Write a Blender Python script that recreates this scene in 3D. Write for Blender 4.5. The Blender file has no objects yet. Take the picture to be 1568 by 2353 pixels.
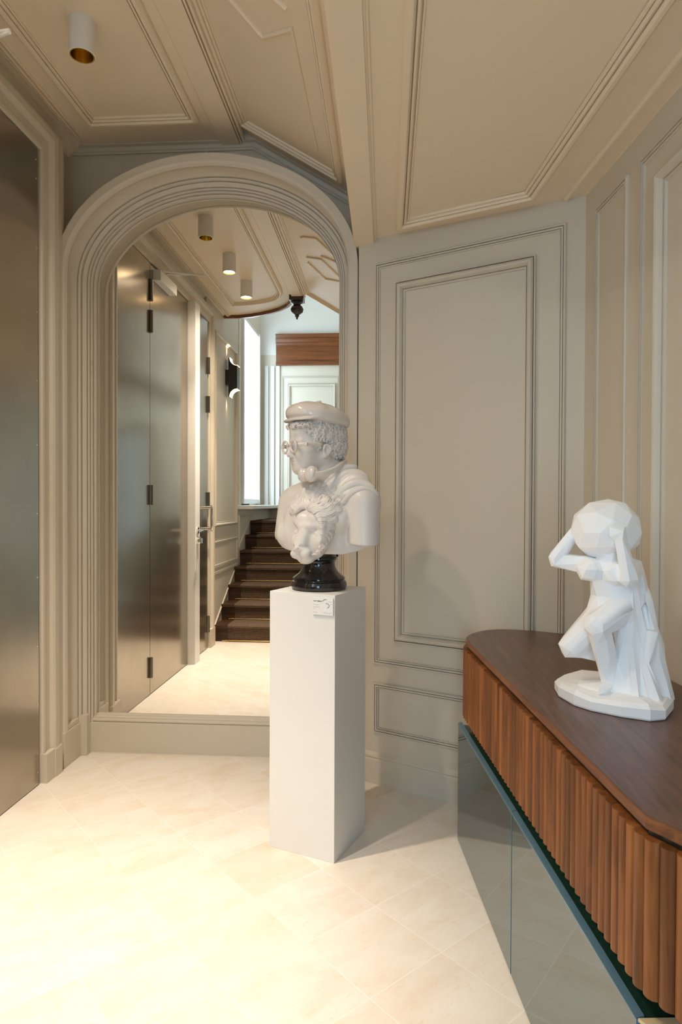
import bpy, bmesh, math, random
import numpy as np
from mathutils import Vector, Matrix
random.seed(7)
SC = bpy.context.scene
COL = SC.collection
PI = math.pi

# ------------------------------------------------------------------ helpers
def setp(o, label=None, cat=None, group=None, kind=None):
    if label: o['label'] = label
    if cat: o['category'] = cat
    if group: o['group'] = group
    if kind: o['kind'] = kind
    return o

def link(name, me, mat=None, parent=None, kind=None, smooth=None, auto=None):
    o = bpy.data.objects.new(name, me)
    COL.objects.link(o)
    if mat is not None:
        me.materials.clear()
        me.materials.append(mat)
    if parent is not None:
        o.parent = parent
        o.matrix_parent_inverse = Matrix.Identity(4)
    if kind: o['kind'] = kind
    if smooth:
        me.polygons.foreach_set('use_smooth', [True] * len(me.polygons))
        if auto is not None:
            try: me.set_sharp_from_angle(angle=math.radians(auto))
            except Exception: pass
    me.update()
    return o

def empty(name, loc=(0, 0, 0), rz=0.0, **k):
    o = bpy.data.objects.new(name, None)
    COL.objects.link(o)
    o.empty_display_size = .05
    o.location = loc
    o.rotation_euler = (0, 0, rz)
    setp(o, **k)
    return o

class MB:
    """collects shapes into one mesh"""
    def __init__(s): s.v = []; s.f = []
    def add(s, vs, fs):
        b = len(s.v)
        s.v += [tuple(map(float, v)) for v in vs]
        s.f += [tuple(i + b for i in f) for f in fs]
        return s
    def box(s, x0, x1, y0, y1, z0, z1):
        return s.add([(x0,y0,z0),(x1,y0,z0),(x1,y1,z0),(x0,y1,z0),(x0,y0,z1),(x1,y0,z1),(x1,y1,z1),(x0,y1,z1)],
            [(0,3,2,1),(4,5,6,7),(0,1,5,4),(1,2,6,5),(2,3,7,6),(3,0,4,7)])
    def obox(s, o, u, v, w, a, b, c):
        """oriented box: origin o, axes u v w, ranges a b c"""
        o, u, v, w = map(Vector, (o, u, v, w))
        P = lambda i, j, k: o + u*a[i] + v*b[j] + w*c[k]
        pts = [P(0,0,0),P(1,0,0),P(1,1,0),P(0,1,0),P(0,0,1),P(1,0,1),P(1,1,1),P(0,1,1)]
        return s.add(pts, [(0,3,2,1),(4,5,6,7),(0,1,5,4),(1,2,6,5),(2,3,7,6),(3,0,4,7)])
    def prism(s, poly, z0, z1):
        """poly: list of (x,y), counter-clockwise"""
        n = len(poly)
        vs = [(x,y,z0) for x,y in poly] + [(x,y,z1) for x,y in poly]
        fs = [tuple(range(n-1,-1,-1)), tuple(range(n, 2*n))]
        fs += [(i,(i+1)%n,n+(i+1)%n,n+i) for i in range(n)]
        return s.add(vs, fs)
    def lathe(s, prof, n=32, c=(0,0,0), axis='z'):
        """prof: list of (r,z)"""
        m = len(prof); vs = []; fs = []
        for i in range(n):
            a = 2*PI*i/n
            for r, z in prof:
                p = (r*math.cos(a), r*math.sin(a), z)
                if axis == 'x': p = (p[2], p[0], p[1])
                if axis == 'y': p = (p[1], p[2], p[0])
                vs.append((c[0]+p[0], c[1]+p[1], c[2]+p[2]))
        for i in range(n):
            j = (i+1) % n
            for k in range(m-1):
                fs.append((i*m+k, j*m+k, j*m+k+1, i*m+k+1))
        return s.add(vs, fs)
    def tube(s, pts, r, n=10, caps=True):
        pts = [Vector(p) for p in pts]; m = len(pts); vs = []; fs = []
        rr = r if isinstance(r, (list, tuple)) else [r]*m
        prev = None
        for i, p in enumerate(pts):
            t = (pts[min(i+1,m-1)] - pts[max(i-1,0)]).normalized()
            if prev is None:
                a = t.orthogonal().normalized()
            else:
                a = (prev - t*prev.dot(t))
                a = a.normalized() if a.length > 1e-6 else t.orthogonal().normalized()
            prev = a; b = t.cross(a)
            for k in range(n):
                q = 2*PI*k/n
                vs.append(p + (a*math.cos(q) + b*math.sin(q))*rr[i])
        for i in range(m-1):
            for k in range(n):
                fs.append((i*n+k, i*n+(k+1)%n, (i+1)*n+(k+1)%n, (i+1)*n+k))
        if caps:
            fs.append(tuple(range(n-1,-1,-1))); fs.append(tuple((m-1)*n+k for k in range(n)))
        return s.add(vs, fs)
    def sweep(s, path, normal, prof, closed=False, caps=True):
        """path in a plane with the given normal; prof = [(w,p)]: w to the LEFT of travel
        (normal x direction), p along the normal; mitred corners"""
        N = Vector(normal).normalized(); P = [Vector(p) for p in path]; n = len(P); m = len(prof)
        dirs = [(P[(i+1)%n]-P[i]).normalized() for i in range(n if closed else n-1)]
        vs = []
        for i in range(n):
            if closed: d0, d1 = dirs[i-1], dirs[i]
            else: d0, d1 = dirs[max(i-1,0)], dirs[min(i,n-2)]
            l0, l1 = N.cross(d0), N.cross(d1)
            h = (l0+l1); h = h/ max(h.length_squared/2.0, 1e-6)
            for w, p in prof: vs.append(P[i] + h*w + N*p)
        fs = []
        for i in range(n if closed else n-1):
            j = (i+1) % n
            for k in range(m-1):
                fs.append((i*m+k, j*m+k, j*m+k+1, i*m+k+1))
        if not closed and caps and m > 2:
            fs.append(tuple(range(m))); fs.append(tuple((n-1)*m+k for k in reversed(range(m))))
        return s.add(vs, fs)
    def mesh(s, name='m', fix=True):
        me = bpy.data.meshes.new(name)
        me.from_pydata(s.v, [], s.f)
        if fix:
            bm = bmesh.new(); bm.from_mesh(me)
            bmesh.ops.recalc_face_normals(bm, faces=bm.faces)
            bm.to_mesh(me); bm.free()
        return me
    def build(s, name, mat=None, parent=None, kind=None, smooth=None, auto=None, bevel=None, **k):
        me = s.mesh(name)
        if bevel:
            bm = bmesh.new(); bm.from_mesh(me)
            ed = [e for e in bm.edges if len(e.link_faces)==2 and e.calc_face_angle(0) > .5]
            bmesh.ops.bevel(bm, geom=ed, offset=bevel, segments=2, affect='EDGES', profile=.6)
            bm.to_mesh(me); bm.free()
        o = link(name, me, mat, parent, kind, smooth, auto)
        setp(o, **k)
        return o

# ------------------------------------------------------------------ materials
def mat(name):
    m = bpy.data.materials.new(name); m.use_nodes = True
    nt = m.node_tree
    return m, nt, nt.nodes['Principled BSDF']

def simple(name, col, rough=.5, metal=0., spec=.5, coat=0., sss=0., emit=None, es=0., bump=None):
    m, nt, b = mat(name)
    b.inputs['Base Color'].default_value = (*col, 1)
    b.inputs['Roughness'].default_value = rough
    b.inputs['Metallic'].default_value = metal
    b.inputs['Specular IOR Level'].default_value = spec
    b.inputs['Coat Weight'].default_value = coat
    b.inputs['Coat Roughness'].default_value = .08
    if sss:
        b.inputs['Subsurface Weight'].default_value = sss
        b.inputs['Subsurface Radius'].default_value = (.012, .007, .004)
        b.inputs['Subsurface Scale'].default_value = 1.0
    if emit:
        b.inputs['Emission Color'].default_value = (*emit, 1)
        b.inputs['Emission Strength'].default_value = es
    if bump:
        sc, st = bump
        tc = nt.nodes.new('ShaderNodeTexCoord'); no = nt.nodes.new('ShaderNodeTexNoise')
        no.inputs['Scale'].default_value = sc; no.inputs['Detail'].default_value = 4
        bp = nt.nodes.new('ShaderNodeBump'); bp.inputs['Strength'].default_value = st
        bp.inputs['Distance'].default_value = .002
        nt.links.new(tc.outputs['Object'], no.inputs['Vector'])
        nt.links.new(no.outputs['Fac'], bp.inputs['Height'])
        nt.links.new(bp.outputs['Normal'], b.inputs['Normal'])
    return m

def ramp(nt, fac, stops):
    r = nt.nodes.new('ShaderNodeValToRGB')
    e = r.color_ramp.elements
    while len(e) < len(stops): e.new(.5)
    for el, (p, c) in zip(e, stops):
        el.position = p; el.color = (*c, 1)
    nt.links.new(fac, r.inputs['Fac'])
    return r

def mixc(nt, a, b, fac, mode='MIX'):
    n = nt.nodes.new('ShaderNodeMix'); n.data_type = 'RGBA'; n.blend_type = mode
    for sock, val in ((n.inputs['Factor'], fac), (n.inputs['A'], a), (n.inputs['B'], b)):
        if isinstance(val, (int, float)): sock.default_value = val
        elif isinstance(val, tuple): sock.default_value = (*val, 1)
        else: nt.links.new(val, sock)
    return n.outputs['Result']

def noise(nt, vec, scale, detail=4, rough=.55, dist=0., sc3=None):
    if sc3:
        mp = nt.nodes.new('ShaderNodeMapping'); mp.inputs['Scale'].default_value = sc3
        nt.links.new(vec, mp.inputs['Vector']); vec = mp.outputs['Vector']
    n = nt.nodes.new('ShaderNodeTexNoise')
    n.inputs['Scale'].default_value = scale; n.inputs['Detail'].default_value = detail
    n.inputs['Roughness'].default_value = rough; n.inputs['Distortion'].default_value = dist
    nt.links.new(vec, n.inputs['Vector'])
    return n.outputs['Fac']

def wood(name, dark, mid, light, axis='z', rough=.42, rnd=.0, coat=0., scale=1., spec=.4):
    m, nt, b = mat(name)
    tc = nt.nodes.new('ShaderNodeTexCoord')
    oi = nt.nodes.new('ShaderNodeObjectInfo')
    vm = nt.nodes.new('ShaderNodeVectorMath'); vm.operation = 'MULTIPLY_ADD'
    vm.inputs[1].default_value = (1, 1, 1)
    cb = nt.nodes.new('ShaderNodeCombineXYZ')
    mu = nt.nodes.new('ShaderNodeMath'); mu.operation = 'MULTIPLY'; mu.inputs[1].default_value = 37. if rnd else 0.
    nt.links.new(oi.outputs['Random'], mu.inputs[0])
    for i in range(3): nt.links.new(mu.outputs[0], cb.inputs[i])
    nt.links.new(tc.outputs['Object'], vm.inputs[0]); nt.links.new(cb.outputs[0], vm.inputs[2])
    st = {'z': (1,1,.09), 'y': (1,.07,1), 'x': (.07,1,1)}[axis]
    a = noise(nt, vm.outputs[0], 26*scale, 6, .6, .6, st)
    c = noise(nt, vm.outputs[0], 160*scale, 3, .5, 0., tuple(s if s == 1 else s*.3 for s in st))
    r = ramp(nt, a, [(.28, dark), (.5, mid), (.74, light)])
    col = mixc(nt, r.outputs['Color'], dark, 0.)
    f = nt.nodes.new('ShaderNodeMath'); f.operation = 'MULTIPLY'; f.inputs[1].default_value = .45
    nt.links.new(c, f.inputs[0])
    col = mixc(nt, r.outputs['Color'], dark, f.outputs[0])
    if rnd:
        h = nt.nodes.new('ShaderNodeHueSaturation')
        mr = nt.nodes.new('ShaderNodeMapRange')
        mr.inputs['To Min'].default_value = 1-rnd; mr.inputs['To Max'].default_value = 1+rnd
        nt.links.new(oi.outputs['Random'], mr.inputs['Value'])
        nt.links.new(mr.outputs['Result'], h.inputs['Value']); nt.links.new(col, h.inputs['Color'])
        col = h.outputs['Color']
    nt.links.new(col, b.inputs['Base Color'])
    b.inputs['Roughness'].default_value = rough
    b.inputs['Specular IOR Level'].default_value = spec
    b.inputs['Coat Weight'].default_value = coat; b.inputs['Coat Roughness'].default_value = .2
    bp = nt.nodes.new('ShaderNodeBump'); bp.inputs['Strength'].default_value = .08; bp.inputs['Distance'].default_value = .001
    nt.links.new(c, bp.inputs['Height']); nt.links.new(bp.outputs['Normal'], b.inputs['Normal'])
    return m

TILE_PHI = .7641
def floor_material():
    m, nt, b = mat('limestone_tiles')
    tc = nt.nodes.new('ShaderNodeTexCoord')
    mp = nt.nodes.new('ShaderNodeMapping'); mp.vector_type = 'POINT'
    mp.inputs['Rotation'].default_value = (0, 0, -TILE_PHI)
    mp.inputs['Location'].default_value = (-.84+.27*6, -.938+.2715*6, 0)
    nt.links.new(tc.outputs['Object'], mp.inputs['Vector'])
    br = nt.nodes.new('ShaderNodeTexBrick')
    br.offset = 0.; br.squash = 1.
    br.inputs['Scale'].default_value = 1.
    br.inputs['Brick Width'].default_value = .27
    br.inputs['Row Height'].default_value = .2715
    br.inputs['Mortar Size'].default_value = .0011
    br.inputs['Mortar Smooth'].default_value = .3
    br.inputs['Bias'].default_value = 0.
    br.inputs['Color1'].default_value = (0,0,0,1); br.inputs['Color2'].default_value = (1,1,1,1)
    br.inputs['Mortar'].default_value = (.5,.5,.5,1)
    nt.links.new(mp.outputs['Vector'], br.inputs['Vector'])
    sep = nt.nodes.new('ShaderNodeSeparateColor'); nt.links.new(br.outputs['Color'], sep.inputs['Color'])
    # per-tile offset of the clouding
    sc = nt.nodes.new('ShaderNodeVectorMath'); sc.operation = 'SCALE'; sc.inputs['Scale'].default_value = 23.
    nt.links.new(br.outputs['Color'], sc.inputs[0])
    ad = nt.nodes.new('ShaderNodeVectorMath'); ad.operation = 'ADD'
    nt.links.new(mp.outputs['Vector'], ad.inputs[0]); nt.links.new(sc.outputs[0], ad.inputs[1])
    n1 = noise(nt, ad.outputs[0], 5., 7, .62, .5, (1, 1.9, 1))
    n2 = noise(nt, ad.outputs[0], 38., 6, .7, .4, (1, 2.4, 1))
    c1 = ramp(nt, n1, [(.25, (.72,.625,.52)), (.5, (.775,.715,.64)), (.72, (.80,.76,.71))])
    c2 = ramp(nt, n2, [(.28, (.86,.72,.60)), (.44, (1,1,1)), (.8, (1,1,1))])
    col = mixc(nt, c1.outputs['Color'], c2.outputs['Color'], .55, 'MULTIPLY')
    t = ramp(nt, sep.outputs['Red'], [(.0, (.90,.82,.72)), (.12, (1,.98,.95)), (1., (1,1,1))])
    col = mixc(nt, col, t.outputs['Color'], 1., 'MULTIPLY')
    col = mixc(nt, col, (.88,.83,.76), br.outputs['Fac'])
    nt.links.new(col, b.inputs['Base Color'])
    b.inputs['Roughness'].default_value = .38
    b.inputs['Specular IOR Level'].default_value = .35
    return m

def steel_material():
    m, nt, b = mat('brushed_steel')
    tc = nt.nodes.new('ShaderNodeTexCoord')
    n1 = noise(nt, tc.outputs['Object'], 3., 5, .6, 0., (1,1,1))
    r = ramp(nt, n1, [(.3, (.37,.325,.265)), (.7, (.43,.38,.315))])
    nt.links.new(r.outputs['Color'], b.inputs['Base Color'])
    b.inputs['Metallic'].default_value = .92
    b.inputs['Roughness'].default_value = .20
    n2 = noise(nt, tc.outputs['Object'], 900., 2, .5)
    bp = nt.nodes.new('ShaderNodeBump'); bp.inputs['Strength'].default_value = .03; bp.inputs['Distance'].default_value = .0005
    nt.links.new(n2, bp.inputs['Height']); nt.links.new(bp.outputs['Normal'], b.inputs['Normal'])
    return m

def carpet_material():
    m, nt, b = mat('stair_carpet')
    tc = nt.nodes.new('ShaderNodeTexCoord')
    br = nt.nodes.new('ShaderNodeTexBrick'); br.inputs['Scale'].default_value = 1.
    br.inputs['Brick Width'].default_value = .010; br.inputs['Row Height'].default_value = .0055
    br.inputs['Mortar Size'].default_value = .0012; br.inputs['Mortar Smooth'].default_value = .6
    br.inputs['Color1'].default_value = (.15,.10,.07,1); br.inputs['Color2'].default_value = (.22,.15,.105,1)
    br.inputs['Mortar'].default_value = (.030,.019,.013,1)
    mp = nt.nodes.new('ShaderNodeMapping'); mp.inputs['Rotation'].default_value = (.6,0,0)
    nt.links.new(tc.outputs['Object'], mp.inputs['Vector']); nt.links.new(mp.outputs[0], br.inputs['Vector'])
    nt.links.new(br.outputs['Color'], b.inputs['Base Color']); b.inputs['Roughness'].default_value = .95
    b.inputs['Specular IOR Level'].default_value = .1
    return m

M = {}
M['paint'] = simple('greige_wall_paint', (.62,.557,.452), .45, spec=.35)
M['warmed_ceiling'] = simple('lamp_warmed_ceiling_cream', (.82,.70,.53), .5, spec=.3)  # warmer, lighter than the walls: lamp bounce partly put into the colour
M['paint_white'] = simple('stairwell_white_paint', (.74,.73,.69), .5, spec=.35)
M['floor'] = floor_material()
M['steel'] = steel_material()
M['hinge'] = simple('satin_hinge_metal', (.16,.14,.115), .3, metal=1.)
M['chrome'] = simple('polished_chrome', (.8,.78,.74), .08, metal=1.)
M['white_lacquer'] = simple('white_lacquer', (.80,.785,.755), .38, spec=.4)
M['white_enamel'] = simple('white_enamel', (.78,.77,.74), .3)
M['mirror'] = simple('mirror_silvering', (.90,.885,.845), .0, metal=1.)
M['marble'] = simple('white_marble', (.70,.655,.61), .36, spec=.4, coat=.06)
M['marble_gloss'] = simple('polished_white_marble', (.68,.625,.575), .22, spec=.5, coat=.4)
M['black_marble'] = simple('black_marble', (.012,.010,.009), .14, spec=.5, coat=.4)
M['plaster'] = simple('white_cast_plaster', (.95,.955,.965), .5, spec=.35)
M['reed_wood'] = wood('walnut_reeds', (.10,.032,.009), (.25,.083,.020), (.38,.140,.038), 'z', .42, rnd=.32, coat=.0, scale=1.6, spec=.3)
M['top_edge'] = wood('walnut_edge', (.09,.030,.010), (.23,.080,.024), (.33,.125,.040), 'y', .4, scale=2., spec=.35)
M['top_wood'] = wood('walnut_top', (.060,.025,.015), (.135,.058,.034), (.21,.098,.060), 'y', .36, scale=2.6, coat=.2, spec=.5)
M['cornice_wood'] = wood('polished_oak', (.10,.030,.010), (.20,.066,.018), (.28,.10,.03), 'x', .3, coat=.3)
M['stair_wood'] = wood('dark_stair_wood', (.022,.010,.005), (.06,.027,.012), (.11,.055,.025), 'x', .4)
M['finial_wood'] = simple('dark_turned_wood', (.020,.010,.007), .3, coat=.4)
M['glass_door'] = simple('grey_blue_mirrored_glass', (.20,.25,.268), .015, metal=1.)
M['rim'] = simple('blue_glass_rim', (.075,.170,.230), .3, spec=.6, coat=.4)
M['green'] = simple('dark_green_lacquer', (.012,.048,.032), .08, spec=.6, coat=.6)
M['gold_plate'] = simple('pale_gold_panel', (.72,.56,.33), .3, metal=.0)
M['gold'] = simple('gold_reflector', (.80,.55,.14), .24, metal=1.)
M['brass'] = simple('brass_rod', (.70,.50,.20), .22, metal=1.)
M['black'] = simple('black_metal', (.012,.011,.010), .35)
M['dark_gap'] = simple('dark_shadow_gap', (.012,.009,.006), .8)
M['carpet'] = carpet_material()
M['card'] = simple('white_card', (.82,.80,.79), .5)
M['ink'] = simple('black_ink', (.02,.018,.018), .7)
M['ink_grey'] = simple('grey_ink', (.42,.40,.39), .7)
M['lamp_on'] = simple('lamp_lens', (1,.9,.7), .4, emit=(1,.80,.52), es=60.)
M['sconce_on'] = simple('sconce_glow', (1,.9,.7), .4, emit=(1,.74,.42), es=7.)
M['lamp_off'] = simple('lamp_lens_off', (.5,.42,.3), .4)
M['daylight'] = simple('frosted_daylight_pane', (.8,.9,1), .4, emit=(.62,.81,1.), es=8.0)
M['rear_fill'] = simple('added_entrance_glow', (.8,.9,1), .4, emit=(.48,.73,1.), es=12.)  # added glow, cool fill from behind the camera
M['roof_fill'] = simple('added_roof_glow', (.8,.9,1), .4, emit=(.72,.87,1.), es=3.0)  # added glow, fill from above the stairwell
# ================================================================== camera
def make_camera():
    yaw, pitch, roll, f = .0688536, -.0131829, .0038270, 1507.86
    cy, sy = math.cos(yaw), math.sin(yaw)
    F = Vector((-sy*math.cos(pitch), cy*math.cos(pitch), math.sin(pitch)))
    R0 = Vector((cy, sy, 0)); U0 = R0.cross(F)
    R = R0*math.cos(roll) + U0*math.sin(roll); U = U0*math.cos(roll) - R0*math.sin(roll)
    cd = bpy.data.cameras.new('camera'); co = bpy.data.objects.new('camera', cd); COL.objects.link(co)
    m = Matrix((R, U, -F)).transposed().to_4x4(); m.translation = (0, 0, 1.25)
    co.matrix_world = m
    cd.sensor_fit = 'HORIZONTAL'; cd.sensor_width = 36; cd.lens = 36*f/1568
    cd.clip_start = .02
    SC.camera = co
    return co
CAM = make_camera()

# ================================================================== room
DM = 3.22                    # plane of the mirror wall
XL = -1.62                   # left wall
A54 = math.radians(5.4)
CO = Vector((-.13, 2.963, 0)) + Vector((-.470, -.883, 0))*-.010   # chamfered wall, left end
CU = Vector((.883, -.470, 0)).normalized(); CN = CU.cross(Vector((0,0,1)))
RC = Vector((.729, 2.506, 0)) + Vector((.008, .006, 0))           # corner chamfered / right wall
RD = Vector((math.sin(A54), -math.cos(A54), 0)); RN = RD.cross(Vector((0,0,1)))
UZ = Vector((0,0,1))
P = M['paint']; PW = M['paint_white']
S = dict(kind='structure')

b = MB(); b.add([(-2,-3.2,0),(1.6,-3.2,0),(1.6,3.4,0),(-2,3.4,0)], [(0,1,2,3)])
b.build('floor', M['floor'], **S)

# ---- walls
b = MB(); b.box(XL-.15, XL, .87, 3.35, 0, 3.3); b.box(XL-.15, -1.545, -.31, .87, 0, 5.0)
b.box(XL-.15, -1.545, -2.3, -.31, 0, 1.2)
b.box(XL-.15, -1.66, -2.3, -.31, 3.42, 5.0)
b.box(XL-.15, -1.66, -1.02, -.31, 1.2, 3.42)
b.box(XL-.15, -1.66, -2.3, -1.97, 1.2, 3.42)
b.build('wall_left', P, **S)
b = MB(); b.box(-1.8, -.02, DM, DM+.12, 0, 3.3); b.build('wall_back', P, **S)
b = MB(); b.obox(CO, CU, CN, UZ, (-.004, .985), (-.12, 0), (0, 2.6)); b.build('wall_corner', P, **S)
b = MB(); b.obox(RC, RD, RN, UZ, (-.02, 5.6), (-.12, 0), (0, 2.6)); b.build('wall_right', P, **S)
b = MB(); b.box(-.42, 1.6, -3.1, -3.0, 0, 2.7); b.build('wall_rear', P, **S)
b = MB(); b.box(-.46, -.40, -3.0, -1.0, 0, 5.0); b.box(-.46, -.40, -1.0, .0, 2.40, 5.0); b.build('wall_stair', P, **S)
MB().box(-1.8, -.40, -2.28, -2.16, 3.2, 5.0).build('wall_stairwell', PW, **S)
MB().box(-1.8, -.40, -2.28, -2.16, 0, 3.2).build('wall_stair_dado', P, **S)
MB().box(-1.8, -.02, .92, 1.0, 3.29, 5.0).build('wall_upper', PW, **S)
b = MB(); b.box(-.06, -.02, 0, .92, 2.62, 5.0); b.box(-.40, -.02, -.04, 0, 2.62, 5.0); b.build('wall_upper_side', PW, **S)
b = MB(); b.box(-1.8, -.02, -2.3, 1.0, 5.0, 5.1); b.build('ceiling_stairwell', PW, **S)

# ---- ceiling: flat bay, sloping bay, low flat bay
curve = [(-1.62,.30),(-1.52,.275),(-1.405,.27),(-1.28,.30),(-1.18,.35),(-1.08,.41),(-.98,.49),(-.90,.59),(-.85,.70),(-.82,.80)]
b = MB()
b.prism(curve + [(-.70,.80),(-.70,3.3),(-1.7,3.3),(-1.7,.30)], 3.03, 3.28)
def zs(x): return 3.06 - (x+.70)*.6
x0, x1 = -.70, -.09
b.add([(x0,.79,zs(x0)),(x1,.79,zs(x1)),(x1,3.3,zs(x1)),(x0,3.3,zs(x0)),
       (x0,.79,zs(x0)+.2),(x1,.79,zs(x1)+.2),(x1,3.3,zs(x1)+.2),(x0,3.3,zs(x0)+.2)],
      [(0,3,2,1),(4,5,6,7),(0,1,5,4),(1,2,6,5),(2,3,7,6),(3,0,4,7)])
def zc(x): return 2.427 - .035*(x+.05)
def low(xa, xb, ya, yb):
    b.add([(xa,ya,zc(xa)),(xb,ya,zc(xb)),(xb,yb,zc(xb)),(xa,yb,zc(xa)),
           (xa,ya,2.6),(xb,ya,2.6),(xb,yb,2.6),(xa,yb,2.6)],
          [(0,3,2,1),(4,5,6,7),(0,1,5,4),(1,2,6,5),(2,3,7,6),(3,0,4,7)])
low(-.075, 1.6, 0, 3.3); low(-.46, 1.6, -3.1, 0)
b.build('ceiling', M['warmed_ceiling'], **S)

# beams
b = MB()
b.sweep([(-.77,.79,3.03),(-.77,3.25,3.03)], (0,0,-1),
        [(-.075,0),(-.070,-.004),(-.060,.003),(-.050,.003),(-.044,.018),(.0435,.018),(.044,.001),(.0475,.001),(.048,.017),(.055,.017),(.0555,.001),(.0595,.001),(.060,.012),(.069,.010),(.072,0)])
b.build('trim_beam', M['warmed_ceiling'], **S)
b = MB()
b.box(-.143, -.062, 0, 3.25, 2.408, 2.80); b.box(-.150, -.143, 0, 3.25, 2.416, 2.80)
b.box(-.062, -.056, 0, 3.25, 2.416, 2.6); b.box(-.056, -.048, 0, 3.25, 2.421, 2.6)
b.build('trim_low_beam', M['warmed_ceiling'], **S)
b = MB()                                   # wooden lip along the curved edge of the floor above
pts = [(x, y, 0) for x, y in curve]
vs = []; n = len(pts)
for i, (x, y, _) in enumerate(pts):
    a = Vector(pts[max(i-1,0)]); c = Vector(pts[min(i+1,n-1)]); t = (c-a).normalized(); nr = Vector((t.y,-t.x,0))
    for off, z in ((0,3.03),(0,3.0),(.025,3.0),(.03,3.04),(.03,3.28),(0,3.28)):
        q = Vector((x,y,0)) + nr*off; vs.append((q.x,q.y,z))
fs = [(i*6+k, (i+1)*6+k, (i+1)*6+(k+1)%6, i*6+(k+1)%6) for i in range(n-1) for k in range(6)]
b.add(vs, fs); b.build('trim_curved_lip', M['cornice_wood'], **S)

# ---- mouldings
BOL = [(0,0),(0,.014),(.0015,.016),(.005,.016),(.0055,.002),(.0085,.002),(.009,.017),(.015,.026),(.021,.0285),(.027,.026),(.032,.018),(.035,.010),(.0355,.002),(.0375,.002),(.038,.008),(.044,.008),(.046,0)]
FIN = [(0,0),(0,.006),(.003,.010),(.008,.010),(.0085,.001),(.0115,.001),(.012,.009),(.018,.009),(.0185,.001),(.021,.001),(.0215,.007),(.025,.006),(.026,0)]
CEI = [(0,0),(0,.010),(.004,.016),(.013,.024),(.023,.024),(.029,.016),(.0295,.002),(.0325,.002),(.033,.015),(.039,.017),(.0435,.010),(.044,.001),(.0465,.001),(.047,.009),(.052,.008),(.054,0)]
def rect(o, u, v, a0, a1, c0, c1): return [o+u*a0+v*c0, o+u*a1+v*c0, o+u*a1+v*c1, o+u*a0+v*c1]
NT = [0]
def trim(path, normal, prof, closed=True, mt=None, name='moulding'):
    b = MB(); b.sweep(path, normal, prof, closed)
    NT[0] += 1
    return b.build('trim_%d' % NT[0], mt or P, **S)

# chamfered wall
trim(rect(CO, CU, UZ, .083, .908, .535, 2.312), CN, FIN)
trim(rect(CO, CU, UZ, .187, .795, .645, 2.212), CN, BOL)
trim(rect(CO, CU, UZ, .083, .908, .226, 2.312*0+.452), CN, FIN)
# right wall
trim(rect(RC, RD, UZ, .098, .345, .535, 2.303), RN, FIN)
trim(rect(RC, RD, UZ, .430, 1.75, .535, 2.303), RN, FIN)
trim(rect(RC, RD, UZ, .540, 1.64, .645, 2.212), RN, BOL)
trim(rect(RC, RD, UZ, 1.85, 3.3, .535, 2.303), RN, FIN)
# cornice strips of the low bay, along the right wall
def onc(p): return Vector((p[0], p[1], zc(p[0])))
q0 = RC + RN*.066; q1 = RC + RD*5 + RN*.066
trim([Vector((q1.x,q1.y,zc(q1.x))), Vector((q0.x-RD.x*-.0,q0.y+.03,zc(q0.x)))], (0,0,-1), [(-.012,0),(-.010,.006),(-.004,.012),(.004,.012),(.010,.005),(.014,0)], False, mt=M['warmed_ceiling'])
q0 = RC + RN*.002; q1 = RC + RD*5 + RN*.002
trim([Vector((q1.x,q1.y,zc(q1.x))), Vector((q0.x,q0.y+.0,zc(q0.x)))], (0,0,-1), [(0,0),(0,.004),(.003,.004),(.003,0)], False, mt=M['warmed_ceiling'])
# low bay panel (clockwise seen from above = counter-clockwise seen from below)
p1 = (.035,2.813); p2 = (.556,2.515); k = math.tan(math.radians(5.56))
p3 = (p2[0]+k*3.2, p2[1]-3.2); p4 = (.035, p3[1])
trim([onc(p4), onc(p1), onc(p2), onc(p3)], (0,0,-1), CEI, True, mt=M['warmed_ceiling'])
# flat bay panel with a rounded end
pp = [(-1.408,.60),(-1.408,3.022),(-.876,3.022),(-.876,.98),(-.885,.90),(-.91,.82),(-.95,.755),(-1.02,.70),(-1.12,.65),(-1.24,.615)]
trim([Vector((x,y,3.03)) for x,y in pp], (0,0,-1), CEI, True, mt=M['warmed_ceiling'])
# moulding between the flat bay and the left wall, picture rails
trim([Vector((-1.503,.28,3.03)), Vector((-1.503,3.11,3.03))], (0,0,-1), [(-.022,0),(-.020,.008),(-.012,.015),(-.006,.015),(-.0055,.001),(-.002,.001),(-.0015,.017),(.009,.017),(.0095,.001),(.013,.001),(.0135,.010),(.021,.009),(.023,0)], False, mt=M['warmed_ceiling'])
trim([Vector((-1.58,.28,3.03)), Vector((-1.58,3.22,3.03))], (0,0,-1), [(.05,0),(.045,.006),(.02,.014),(-.005,.04),(-.02,.05),(-.04,.055),(-.04,0)], False, mt=M['warmed_ceiling'])
trim([Vector((-1.62,DM,2.99)), Vector((-.66,DM,2.99)), Vector((-.06,DM,2.99-.6*.6))], (0,-1,0), [(0,0),(-.004,.012),(.004,.018),(.012,.010),(.03,.012),(.034,.03),(.07,.03),(.07,0)], False)
b = MB(); b.box(-.905, -.888, DM-.012, DM, 2.85, 3.0); b.build('trim_batten', P, **S)
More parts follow.
